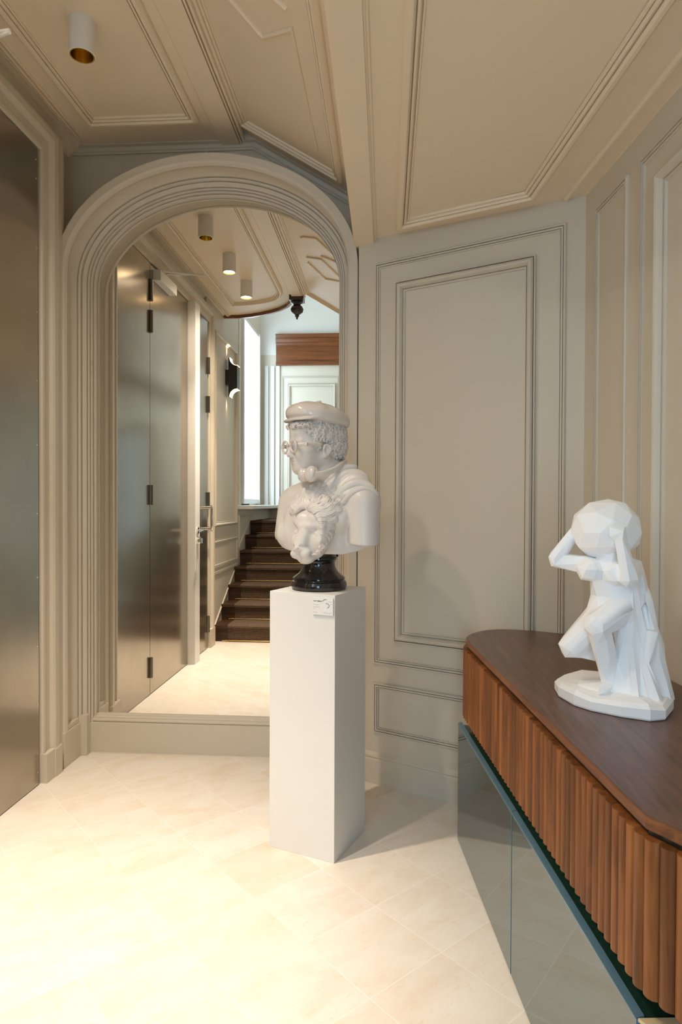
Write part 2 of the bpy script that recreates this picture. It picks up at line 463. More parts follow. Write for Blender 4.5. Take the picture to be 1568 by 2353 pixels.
# sloping bay: panel frame and thin zigzag ribs
SN = Vector((-.6,0,-1)).normalized()
def onsl(x, y): return Vector((x, y, zs(x)))
trim([onsl(-.70,.83), onsl(-.70,3.10), onsl(-.207,3.10), onsl(-.207,.83)], SN, CEI+[], True, mt=M['warmed_ceiling'])
RIB = [(-.0065,0),(-.0065,.005),(-.002,.010),(.002,.010),(.0065,.005),(.0065,0)]
for poly in ([(-.560,2.17),(-.532,2.222),(-.444,2.327),(-.322,2.192),(-.316,2.943)],
             [(-.44,2.04),(-.386,2.075),(-.326,2.106)],
             [(-.562,1.829),(-.444,1.973),(-.318,1.80)], [(-.566,1.724),(-.451,1.573),(-.318,1.735)]):
    trim([onsl(*p) for p in poly], SN, RIB, False, mt=M['warmed_ceiling'])

# ---- arched mirror frame (deep splayed architrave)
EA, EB, EZ, EX = .609, .43, 2.325, -.841
prof = [(0,0),(0,.03),(.007,.032),(.0075,.026),(.0095,.026),(.010,.046),(.016,.048),(.0165,.042),(.0185,.042),(.019,.058),(.026,.060),(.0265,.054),(.0285,.054),(.029,.070),(.045,.080),
        (.0455,.072),(.048,.072),(.049,.092),(.058,.096),(.0585,.089),(.061,.089),(.0625,.104),(.067,.112),(.077,.130),(.080,.150),(.075,.172),(.063,.192),(.055,.202),(.060,.204),(.060,.208),(.053,.212),(.050,.224),
        (.055,.238),(.064,.245),(.098,.245),(.100,.240),(.100,0)]
NA = 56
def ring(w):
    pts = [(EX-EA-w, .0), (EX-EA-w, EZ)]
    for i in range(1, NA):
        t = PI - PI*i/NA
        pts.append((EX+(EA+w)*math.cos(t), EZ+(EB+w)*math.sin(t)))
    pts += [(EX+EA+w, EZ), (EX+EA+w, .0)]
    return pts
rings = [ring(w) for w, p in prof]; m = len(prof); n = len(rings[0]); vs = []; fs = []
for i in range(n):
    for k in range(m):
        x, z = rings[k][i]; vs.append((x, DM-prof[k][1], z))
for i in range(n-1):
    for k in range(m-1): fs.append((i*m+k, (i+1)*m+k, (i+1)*m+k+1, i*m+k+1))
b = MB(); b.add(vs, fs)
o = b.build('trim_arch', P, smooth=True, auto=22, **S)
# plinths of the arch frame
b = MB()
b.box(-1.56, -1.500, 2.967, 3.15, 0, .165); b.box(-1.56, -1.470, 3.13, DM, 0, .20); b.box(-1.56,-1.505,3.0,3.15,.165,.19)
b.box(-.195, -.125, 2.967, DM, 0, .165)
b.build('trim_arch_plinth', P, bevel=.004, **S)
# ledge under the mirror
trim([Vector((-1.47,DM,.0)), Vector((-.17,DM,.0))], (0,-1,0),
     [(0,.0),(0,.055),(.004,.05),(.150,.05),(.154,.040),(.160,.046),(.166,.046),(.170,.036),(.176,.036),(.180,.026),(.186,.024),(.188,.0)], False)

# ---- skirting boards
SK = [(0,0),(0,.014),(.104,.012),(.112,.008),(.118,.012),(.126,.010),(.134,.003),(.138,0)]
trim([CO+CU*0, CO+CU*.972], CN, SK, False).name = 'baseboard_corner'
trim([RC+RD*0, RC+RD*5.5], RN, SK, False).name = 'baseboard_right'

# ---- left wall: steel doors in a moulded casing
DX = -1.527
b = MB()
b.sweep([(XL,2.805,0),(XL,2.805,2.80),(XL,.875,2.80),(XL,.875,0)], (1,0,0),
   [(0,0),(0,.095),(-.003,.103),(-.018,.105),(-.022,.098),(-.026,.096),(-.066,.098),(-.070,.103),(-.073,.112),(-.082,.119),(-.108,.120),(-.114,.114),(-.118,.118),(-.124,.114),(-.126,.09),(-.128,0)], False)
b.box(XL, -1.498, 2.802, 2.942, 0, .13); b.box(XL,-1.493, 2.872,2.932,0,.128); b.box(XL, -1.500, .735, .877, 0, .16)
b.box(XL, -1.513, 2.93, 2.99, 0, 2.93)
o = b.build('trim_door_casing', P, **S)
# panelled wall beyond the doors
LO = Vector((-1.545, 0, 0)); UY = Vector((0,1,0)); NX = Vector((1,0,0))
trim(rect(LO, UY, UZ, -.22, .66, 1.03, 2.80), NX, BOL)
trim(rect(LO, UY, UZ, -.29, .735, .66, .90), NX, FIN)
trim([LO+UY*.70+UZ*.10, LO+UY*-.22+UZ*.60, LO+UY*.70+UZ*.60], NX, FIN)
trim([LO+UY*-.40+UZ*.82, LO+UY*-.98+UZ*1.10, LO+UY*-.40+UZ*1.10], NX, FIN)
trim([LO+UY*-.33+UZ*1.2, LO+UY*-.33+UZ*3.4], NX, FIN+[], False)
trim([LO+UY*.735+UZ*0, LO+UY*.735+UZ*2.93], NX, [(0,0),(0,.03),(.03,.03),(.03,0)], False)

def steel_door():
    d = empty('door_1', (DX, 2.27, 0), kind='structure')
    D = lambda bm: [setattr(bm, 'v', [(x-DX, y-2.27, z) for x,y,z in bm.v]), bm][1]
    D(MB().box(XL, DX, 2.273, 2.788, .004, 2.795)).build('fixed_panel', M['steel'], d)
    D(MB().box(XL, DX, 1.466, 2.267, .006, 2.790)).build('door_leaf', M['steel'], d)
    D(MB().box(XL, DX-.02, .88, 2.80, .003, 2.80)).build('frame', M['dark_gap'], d)  # near-black backing sheet, shade of the door gaps put into its colour
    pst = D(MB().box(XL, -1.468, 1.335, 1.460, .0, 2.798)).build('post', M['white_enamel'], d, bevel=.002, label='white painted post')
    for z0, z1 in ((2.552,2.689),(2.349,2.490),(1.236,1.364),(.114,.243)):
        h = D(MB().lathe([(0,z0),(.016,z0),(.016,(z0+z1)/2-.002),(.0145,(z0+z1)/2-.002),(.0145,(z0+z1)/2+.002),(.016,(z0+z1)/2+.002),(.016,z1),(0,z1)], 20, (DX+.004, 2.270, 0))).build('hinge', M['hinge'], d, smooth=True, auto=40)
    scr = MB()
    for z in (.06,.62,1.20,1.78,2.36,2.74):
        scr.lathe([(0,0),(.004,0),(.004,.0015),(0,.002)], 10, (DX, 2.775, z), 'x')
        scr.lathe([(0,0),(.004,0),(.004,.0015),(0,.002)], 10, (DX, 2.775, z+.30), 'x')
    D(scr).build('screws', M['chrome'], d)
    # lever and thumb turn on the post
    lv = MB(); lv.lathe([(0,0),(.026,0),(.026,.008),(0,.008)], 24, (-1.468,1.40,1.035), 'x')
    lv.tube([(-1.468,1.40,1.035),(-1.415,1.40,1.035),(-1.41,1.41,1.035),(-1.41,1.52,1.035)], .009, 12)
    D(lv).build('lever_handle', M['chrome'], d, smooth=True, auto=40)
    lk = MB(); lk.lathe([(0,0),(.030,0),(.030,.02),(.024,.026),(0,.026)], 24, (-1.468,1.40,.955), 'x')
    lk.box(-1.445,-1.425,1.394,1.406,.935,.975)
    D(lk).build('lock', M['chrome'], d, smooth=True, auto=40)
    return d
steel_door()
def steel_door_small():
    d = empty('door_2', (DX, .88, 0), kind='structure')
    D = lambda bm: [setattr(bm, 'v', [(x-DX, y-.88, z) for x,y,z in bm.v]), bm][1]
    D(MB().box(XL, DX, .902, 1.332, .006, 2.790)).build('door_leaf', M['steel'], d)
    for z0, z1 in ((2.35,2.49),(2.02,2.16),(1.20,1.34),(.14,.28)):
        D(MB().lathe([(0,z0),(.016,z0),(.016,z1),(0,z1)], 20, (DX+.004, .90, 0))).build('hinge', M['hinge'], d, smooth=True, auto=40)
    h = MB()
    for z in (1.21, 1.03): h.lathe([(0,0),(.014,0),(.014,.05),(0,.05)], 18, (DX,.965,z), 'x')
    h.tube([(DX+.05, .965, 1.225-.10+ .10*math.cos(t)) if 0 else (DX+.055+.012*math.sin(t), .965+.03*math.sin(t), 1.12+.105*math.cos(t)) for t in [2*PI*i/28 for i in range(29)]], .008, 10, False)
    D(h).build('pull_handle', M['chrome'], d, smooth=True, auto=40)
    return d
steel_door_small()

# ---- window over the stairs (frosted pane, sill) and the panelled stairwell wall
w = empty('window_1', (-1.66, -1.5, 1.29), kind='structure')
def loc(bm, o): bm.v = [(x-o[0], y-o[1], z-o[2]) for x,y,z in bm.v]; return bm
WO = (-1.66,-1.5,1.29)
loc(MB().box(-1.672,-1.664,-1.97,-1.02,1.29,3.42), WO).build('pane', M['daylight'], w)
fr = MB(); fr.box(-1.68,-1.645,-1.97,-1.02,1.24,1.30); fr.box(-1.68,-1.645,-1.97,-1.02,3.38,3.42); fr.box(-1.68,-1.63,-1.99,-1.94,1.24,3.42); fr.box(-1.68,-1.63,-1.05,-1.0,1.24,3.42)
loc(fr, WO).build('window_frame', PW, w, bevel=.004)
loc(MB().box(-1.66,-1.38,-2.155,-.315,1.185,1.225), WO).build('window_sill', PW, w, bevel=.008)
BO = Vector((0,-2.16,0)); UXm = Vector((-1,0,0))     # wall seen from the room looking towards -Y
BO2 = Vector((-1.30,-2.16,0))
def brect(x0,x1,z0,z1): return [Vector((x1,-2.16,z0)), Vector((x0,-2.16,z0)), Vector((x0,-2.16,z1)), Vector((x1,-2.16,z1))]
NY = Vector((0,1,0))
trim(brect(-1.38,-.62,1.30,2.92), NY, FIN)
trim(brect(-1.30,-.66,1.40,2.82), NY, BOL)
for x in (-1.60,-1.52,-1.45): 
    b = MB(); b.box(x, x+.045, -2.16, -2.13, 1.2, 3.05); NT[0]+=1; b.build('trim_%d'%NT[0], PW, **S)
trim([Vector((-.46,-2.16,1.2)), Vector((-1.66,-2.16,1.2))], NY, [(-.03,0),(-.02,.02),(0,.03),(.02,.03),(.03,0)], False)
b = MB()
cp = [(0,0),(.035,0),(.035,.025),(.024,.035),(.022,.055),(.014,.06),(.014,.245),(.022,.25),(.024,.27),(.034,.285),(.036,.305),(.055,.325),(.060,.345),(.045,.352),(.062,.395),(.062,.405),(0,.405)]
nc = len(cp)
b.add([(-1.455,-2.16+y,3.055+z) for y,z in cp]+[(-.41,-2.16+y,3.055+z) for y,z in cp],
      [tuple(range(nc)), tuple(range(2*nc-1,nc-1,-1))]+[(i,(i+1)%nc,nc+(i+1)%nc,nc+i) for i in range(nc)])
b.box(-1.40,-.46,-2.150,-2.141,3.13,3.29)
b.build('trim_wood_cornice', M['cornice_wood'], **S)

# unseen entrance glazing behind the camera and roof pane, both added as daylight fill
w = empty('fill_roof_pane', (-1.0,-.7,4.97), kind='structure')
MB().box(-.45,.45,-1.2,.9,0,.02).build('pane', M['roof_fill'], w)
w = empty('fill_door', (-.02,-2.99,0), kind='structure')
MB().box(-.31,.31,-.004,.004,.25,2.25).build('pane', M['rear_fill'], w)
f3 = MB(); f3.box(-.37,-.31,-.01,.03,0,2.35); f3.box(.31,.37,-.01,.03,0,2.35); f3.box(-.31,.31,-.01,.03,0,.25); f3.box(-.31,.31,-.01,.03,2.25,2.35)
f3.build('door_frame', M['stair_wood'], w)
# ================================================================== mirror
b = MB(); pts = ring(-.002); pts[0] = (pts[0][0], .184); pts[-1] = (pts[-1][0], .184)
n = len(pts)
b.add([(x-EX, 0, z-.184) for x,z in pts] + [(x-EX, .006, z-.184) for x,z in pts],
      [tuple(range(n)), tuple(range(2*n-1, n-1, -1))] + [(i, n+i, n+(i+1)%n, (i+1)%n) for i in range(n)])
mo = b.build('arched_mirror', M['mirror'], label='tall arched mirror set in a moulded cream frame, reflecting a staircase', cat='mirror')
mo.location = (EX, DM-.008, .184)

# ================================================================== pedestal and card
PEDA = math.radians(-21.9)
PC = Vector((-.248, 2.425, 0)); PEDZ = .932
ped = MB().box(-.132,.132,-.132,.132,.0,PEDZ).build('display_pedestal', M['white_lacquer'], bevel=.0015,
    label='tall square white pedestal carrying the marble bust', cat='pedestal')
ped.location = PC; ped.rotation_euler = (0,0,PEDA)
def on_ped(x, y, z): return PC + Matrix.Rotation(PEDA,3,'Z') @ Vector((x,y,z))
card = empty('label_card', on_ped(.087,-.1335,.892), PEDA, label='small white printed card stuck to the front of the white pedestal', cat='card')
MB().box(-.0405,.0405,-.0045,0,-.0305,.0305).build('card_sheet', M['card'], card, bevel=.0008)
def text_mesh(name, body, size, loc, mt, parent, bold=0.):
    cu = bpy.data.curves.new(name, 'FONT'); cu.body = body; cu.size = size; cu.offset = bold; cu.extrude = .0001
    ob = bpy.data.objects.new(name+'_tmp', cu); COL.objects.link(ob)
    dg = bpy.context.evaluated_depsgraph_get(); me = bpy.data.meshes.new_from_object(ob.evaluated_get(dg))
    bpy.data.objects.remove(ob); bpy.data.curves.remove(cu)
    o = link(name, me, mt, parent); o.location = loc; o.rotation_euler = (PI/2,0,0)
    return o
text_mesh('printed_name', 'Leo Caillard', .0068, (-.0365,-.0047,.0155), M['ink'], card, .00012)
for x0, x1, z in ((-.0365,-.014,.0045),(-.0365,-.0115,-.0035),(-.0365,-.026,-.0105),(-.0365,-.022,-.0225),(.004,.0365,-.0225),(.020,.037,.0165),(.028,.037,.0085)):
    MB().box(x0, x1, -.0048, -.0045, z, z+.0010).build('printed_line', M['ink_grey'], card)
ar = MB()
ar.tube([(.0075+.0135*math.cos(t)+.004, -.0048, .010+.0145*math.sin(t)) for t in [math.radians(a) for a in range(70,160,10)]], .0007, 6)
ar.tube([(.014+.011*math.cos(t), -.0048, .003+.0085*math.sin(t)) for t in [math.radians(a) for a in range(-70,60,12)]]+[(.012,-.0048,.0112)], .0007, 6)
ar.build('emblem', M['ink'], card)

# ================================================================== ceiling lights
def downlight(x, y, lit, label):
    e = empty('ceiling_spotlight', (x, y, 3.03), label=label, cat='ceiling light', group='cylinder spotlights on the flat ceiling bay')
    R_, H_ = .0475, .130
    MB().lathe([(0,0),(R_,0),(R_,-H_+.001),(R_-.001,-H_),(R_-.003,-H_),(R_-.003,-H_+.01)], 48).build('housing', M['white_enamel'], e, smooth=True, auto=40)
    MB().lathe([(R_-.003,-H_+.0005),(R_-.0075,-H_+.001),(.034,-H_+.045),(.030,-H_+.062)], 48).build('reflector', M['gold'], e, smooth=True, auto=50)
    zl = .010 if lit else .058; rl = .039 if lit else .031
    MB().lathe([(0,-H_+zl),(rl,-H_+zl+.002),(rl,-H_+zl+.010),(0,-H_+zl+.010)], 32).build('lens', M['lamp_on'] if lit else M['lamp_off'], e)
    return e
LX = -1.131
SPOTS = [(LX, 2.377, False, 'white cylinder ceiling spotlight nearest the arched mirror, unlit with gold inside'),
         (LX, 1.765, True, 'lit white cylinder ceiling spotlight, middle of the row of three'),
         (LX, 1.19, True, 'lit white cylinder ceiling spotlight nearest the stairs')]
for s in SPOTS: downlight(*s)

# ================================================================== door closer, sconce, switches, finial
dc = empty('door_closer', (DX, 2.05, 2.735), label='white door closer arm fixed high on the steel door', cat='door closer')
MB().box(.0,.055,-.16,.17,-.035,.035).build('closer_body', M['white_enamel'], dc, bevel=.004)
ca = MB(); ca.tube([(.03,.12,.045),(.30,.02,.04)], .007, 8); ca.tube([(.03,.05,.045),(.30,.02,.046)], .006, 8)
ca.build('arm', M['white_enamel'], dc)
sc = empty('wall_sconce', (-1.545, .16, 2.455), label='black wall sconce glowing at both ends on the panelled wall by the stairs', cat='wall lamp')
def sconce():
    MB().box(0,.045,-.05,.06,-.07,.07).build('back_box', M['black'], sc, bevel=.003)
    R_ = .075; arc = [PI/2*i/14 for i in range(15)]
    up = [(.115-R_*math.cos(t), .185-R_*math.sin(t)) for t in arc]           # concave scoop at the front, top and bottom
    dn = [(x, -z) for x, z in up]
    poly = [(.03,.185)] + up + dn[::-1] + [(.03,-.185)]
    m_ = len(poly)
    b = MB(); b.add([(x,-.055,z) for x,z in poly]+[(x,.055,z) for x,z in poly],
        [tuple(range(m_)), tuple(range(2*m_-1,m_-1,-1))]+[(i,m_+i,m_+(i+1)%m_,(i+1)%m_) for i in range(m_)])
    b.build('body', M['black'], sc)
    for cv, sg in ((up,1),(dn,-1)):
        n_ = len(cv); b = MB()
        o1 = [(x+.001, z+.001*sg) for x,z in cv]; o2 = [(x+.0035, z+.0035*sg) for x,z in cv]
        b.add([(x,-.052,z) for x,z in o1]+[(x,.052,z) for x,z in o1]+[(x,.052,z) for x,z in o2]+[(x,-.052,z) for x,z in o2],
              [(k*n_+i, k*n_+i+1, ((k+1)%4)*n_+i+1, ((k+1)%4)*n_+i) for k in range(4) for i in range(n_-1)]+[(0,n_,2*n_,3*n_),(n_-1,4*n_-1,3*n_-1,2*n_-1)])
        b.build('glowing_scoop', M['sconce_on'], sc)
sconce()
sw = MB().box(0,.010,-.035,.035,-.045,.045).build('light_switch', M['black'], bevel=.002, label='small black light switch beside the dado moulding', cat='switch')
sw.location = (-1.545, .70, 1.055)
so = MB().box(0,.010,-.035,.035,-.10,.10).build('wall_socket', M['black'], bevel=.002, label='tall black double socket low on the wall by the stairs', cat='socket')
so.location = (-1.545, .66, .50)
fn = empty('newel_pendant', (-.775, .79, 3.05), label='dark turned wooden newel pendant hanging at the end of the ceiling beam', cat='finial')
MB().box(-.062,.062,-.062,.062,-.065,.0).build('block', M['finial_wood'], fn, bevel=.006)
MB().lathe([(0,-.06),(.05,-.065),(.052,-.075),(.034,-.085),(.03,-.095),(.046,-.11),(.056,-.13),(.05,-.155),(.028,-.172),(.016,-.18),(.02,-.188),(.012,-.198),(.006,-.215),(0,-.222)], 28).build('turned_drop', M['finial_wood'], fn, smooth=True, auto=50)

# ================================================================== stairs
st = empty('staircase', (-1.03,.63,0), label='dark wooden staircase with brown woven runner and brass rods, seen in the mirror', cat='staircase')
NSTEP = 7; RS = .150; TR = .26
for k in range(NSTEP):
    y = -TR*k; z = RS*(k+1)
    b = MB(); b.box(-.512,.555, y-TR-.04, y-.025, 0 if k == 0 else z-RS-.01, z-.028); b.box(-.512,.555, y-TR-.03, y, z-.028, z)
    b.build('step', M['stair_wood'], st, bevel=.006)
MB().box(-.512,.555,-2.785,-TR*NSTEP+.225,0,RS*NSTEP).build('landing', M['stair_wood'], st)
run = []
for k in range(NSTEP):
    y = -TR*k; z = RS*(k+1)
    run += [(y-.018, z-RS+(.006 if k else 0)), (y-.018, z-.03), (y+.006, z-.026), (y+.009, z-.008), (y-.004, z+.006)]
run += [(-TR*NSTEP-.80, RS*NSTEP+.006)]
b = MB(); n = len(run)
b.add([(-.385,y,z) for y,z in run]+[(.44,y,z) for y,z in run], [(i,i+1,n+i+1,n+i) for i in range(n-1)])
b.build('carpet_runner', M['carpet'], st)
for k in range(NSTEP):
    y = -TR*k; z = RS*k + .012
    b = MB(); b.tube([(-.44,y-.008,z),(.49,y-.008,z)], .0055, 10)
    for x in (-.40,.455): b.lathe([(.0055,-.010),(.010,-.008),(.010,.008),(.0055,.010)], 12, (x,y-.008,z), 'x')
    b.build('stair_rod', M['brass'], st, smooth=True, auto=40)

# ================================================================== sideboard
ST = .762
def sideboard():
    root = empty('sideboard', (.55,1.6,0), label='long walnut sideboard with rounded reeded front over blue mirrored glass doors', cat='sideboard')
    O = Vector((.55,1.6))
    far = [(.2865,2.30),(.2885,2.372)]
    # front of the worktop: from the near corner to the far rounded end, then back along the walls
    top = [(.409,1.056),(.2900,2.36),(.2905,2.395),(.296,2.428),(.308,2.462),(.326,2.497),(.352,2.533),(.388,2.568),(.436,2.590),(.50,2.5885),(.575,2.567),(.648,2.531),(.712,2.497)]
    wl = [RC + RD*s + RN*.004 for s in (.02,.5,1.0,1.6,2.1)]
    top += [(p.x,p.y) for p in wl]
    near_dir = Vector((math.cos(math.radians(-57)), math.sin(math.radians(-57))))
    # near end: a shallow corner, then curving to the wall
    c0 = Vector((.409,1.056)); e1 = c0 + near_dir*.30; 
    near = [(c0.x+near_dir.x*.30, c0.y+near_dir.y*.30),(c0.x+.26,c0.y-.44),(c0.x+.37,c0.y-.56)]
    poly = [top[0]] + top[1:] + near[::-1]
    loc2 = lambda pl: [(x-O.x, y-O.y) for x,y in pl]
    wt = MB().prism(loc2(poly)[::-1], ST-.022, ST).build('worktop', M['top_wood'], root, bevel=.003, label='dark walnut worktop')
    wt.data.materials.append(M['top_edge'])
    for p_ in wt.data.polygons:
        if p_.normal.z < .5: p_.material_index = 1
    # outline travelled by the reeds: far wall end -> far curve -> front -> near corner -> near end
    path = [Vector(p) for p in top[9:0:-1]] + [Vector(top[0])] + [Vector(p) for p in near]
    inner = []
    def offset(pl, d):
        out = []
        for i in range(len(pl)):
            a = pl[max(i-1,0)]; c = pl[min(i+1,len(pl)-1)]; t = (c-a).normalized()
            out.append(pl[i] + Vector((-t.y,t.x))*d)   # left of travel = inside of the cabinet
        return out
    # carcass behind the reeds
    ins = offset(path, .012)
    wl_in = [RC + RD*s + RN*.03 for s in (2.0,1.0,.08)]
    body = [(p.x,p.y) for p in ins] + [(p.x,p.y) for p in wl_in]
    MB().prism(loc2(body), .480, ST-.0225).build('carcass', M['reed_wood'], root)
    MB().prism(loc2([(p.x,p.y) for p in offset(path,.006)]+[(p.x,p.y) for p in wl_in]), ST-.030, ST-.0222).build('shadow_gap', M['black'], root)
    # reeds
    pitch = .0272; r = .0152; z0, z1 = .482, .730
    L = [0.]
    for i in range(1,len(path)): L.append(L[-1] + (path[i]-path[i-1]).length)
    def at(s):
        for i in range(1,len(path)):
            if s <= L[i] or i == len(path)-1:
                t = (s-L[i-1])/(L[i]-L[i-1]); return path[i-1].lerp(path[i], t), (path[i]-path[i-1]).normalized()
    nseg = 12; vs=[]; fs=[]
    arc = [(r*math.cos(PI*i/nseg), -r*.95*math.sin(PI*i/nseg)) for i in range(nseg+1)] + [(-r,.006),(r,.006)]
    me = MB().prism(arc, z0, z1).mesh('reed')
    bm = bmesh.new(); bm.from_mesh(me)
    ed = [e for e in bm.edges if abs(e.verts[0].co.z-e.verts[1].co.z)<1e-6 and e.verts[0].co.y < .004]
    bmesh.ops.bevel(bm, geom=ed, offset=.0012, segments=2, affect='EDGES'); bm.to_mesh(me); bm.free()
    me.polygons.foreach_set('use_smooth',[True]*len(me.polygons))
    try: me.set_sharp_from_angle(angle=math.radians(35))
    except Exception: pass
    me.materials.append(M['reed_wood'])
    s = .01; N_ = 0
    s_corner = L[len(top[9:0:-1])]
    off = (s_corner % pitch) - pitch/2 if False else 0
    s = (s_corner - pitch*.5) % pitch
    while s < L[-1]-.01:
        p, t = at(s)
        o = bpy.data.objects.new('reed', me); COL.objects.link(o); o.parent = root
        ang = math.atan2(t.y, t.x)
        nl = Vector((t.y,-t.x))*-.0045
        o.location = (p.x-O.x+nl.x, p.y-O.y+nl.y, 0); o.rotation_euler = (0,0,ang)
        s += pitch; N_ += 1
    # lower cabinet with mirrored glass doors
    g0 = Vector((.2705,2.452)); gd = Vector((.092,-.9957)).normalized(); gn = Vector((gd.y,-gd.x))*-1   # gn: into the cabinet
    gn = Vector((-gd.y, gd.x))
    lens = [(.0,.7005),(.7035,1.398)]
    gz = .440
    def P3(s, d, z): q = g0 + gd*s + gn*d - O; return (q.x,q.y,z)
    core = [g0+gn*.012+gd*.01, g0+gd*1.40+gn*.012, g0+gd*1.40+gn*.012+near_dir*.45]
    core = [(p.x,p.y) for p in core] + [(p.x,p.y) for p in wl_in] + [((g0+gn*.33+gd*-.0).x,(g0+gn*.33).y)]
    MB().prism(loc2(core), .0, gz-.008).build('lower_carcass', M['green'], root)
    for a, c in lens:
        bm_ = MB(); bm_.add([P3(a,0,.004),P3(c,0,.004),P3(c,0,gz-.0102),P3(a,0,gz-.0102),P3(a,.010,.004),P3(c,.010,.004),P3(c,.010,gz-.0102),P3(a,.010,gz-.0102)],
            [(0,1,2,3),(7,6,5,4),(0,4,5,1),(1,5,6,2),(2,6,7,3),(3,7,4,0)])
        d = bm_.build('glass_door', M['glass_door'], root)
        rm = MB(); rm.add([P3(a,-.001,gz-.004),P3(c,-.001,gz-.004),P3(c,.013,gz),P3(a,.013,gz),P3(a,-.001,gz-.010),P3(c,-.001,gz-.010),P3(c,.013,gz-.010),P3(a,.013,gz-.010)],
            [(0,1,2,3),(7,6,5,4),(0,4,5,1),(1,5,6,2),(2,6,7,3),(3,7,4,0)])
        rm.add([P3(c,-.001,.004),P3(c+.003,-.001,.004),P3(c+.003,-.001,gz-.004),P3(c,-.001,gz-.004),P3(c,.01,.004),P3(c+.003,.01,.004),P3(c+.003,.01,gz-.004),P3(c,.01,gz-.004)],
            [(0,1,2,3),(7,6,5,4),(0,4,5,1),(1,5,6,2),(2,6,7,3),(3,7,4,0)])
        rm.build('blue_rim', M['rim'], d)
    # end panel of the lower cabinet turning to the wall
    tp = MB(); q = [g0+gd*1.401+gn*.002, g0+gd*1.401+near_dir*.40, g0+gd*1.401+near_dir*.40+gn*.2, g0+gd*1.401+gn*.2]
    tp.prism(loc2([(p.x,p.y) for p in q]), gz-.0078, gz-.002)
    tp.build('corner_shelf', M['gold_plate'], root)
    return root
sideboard()
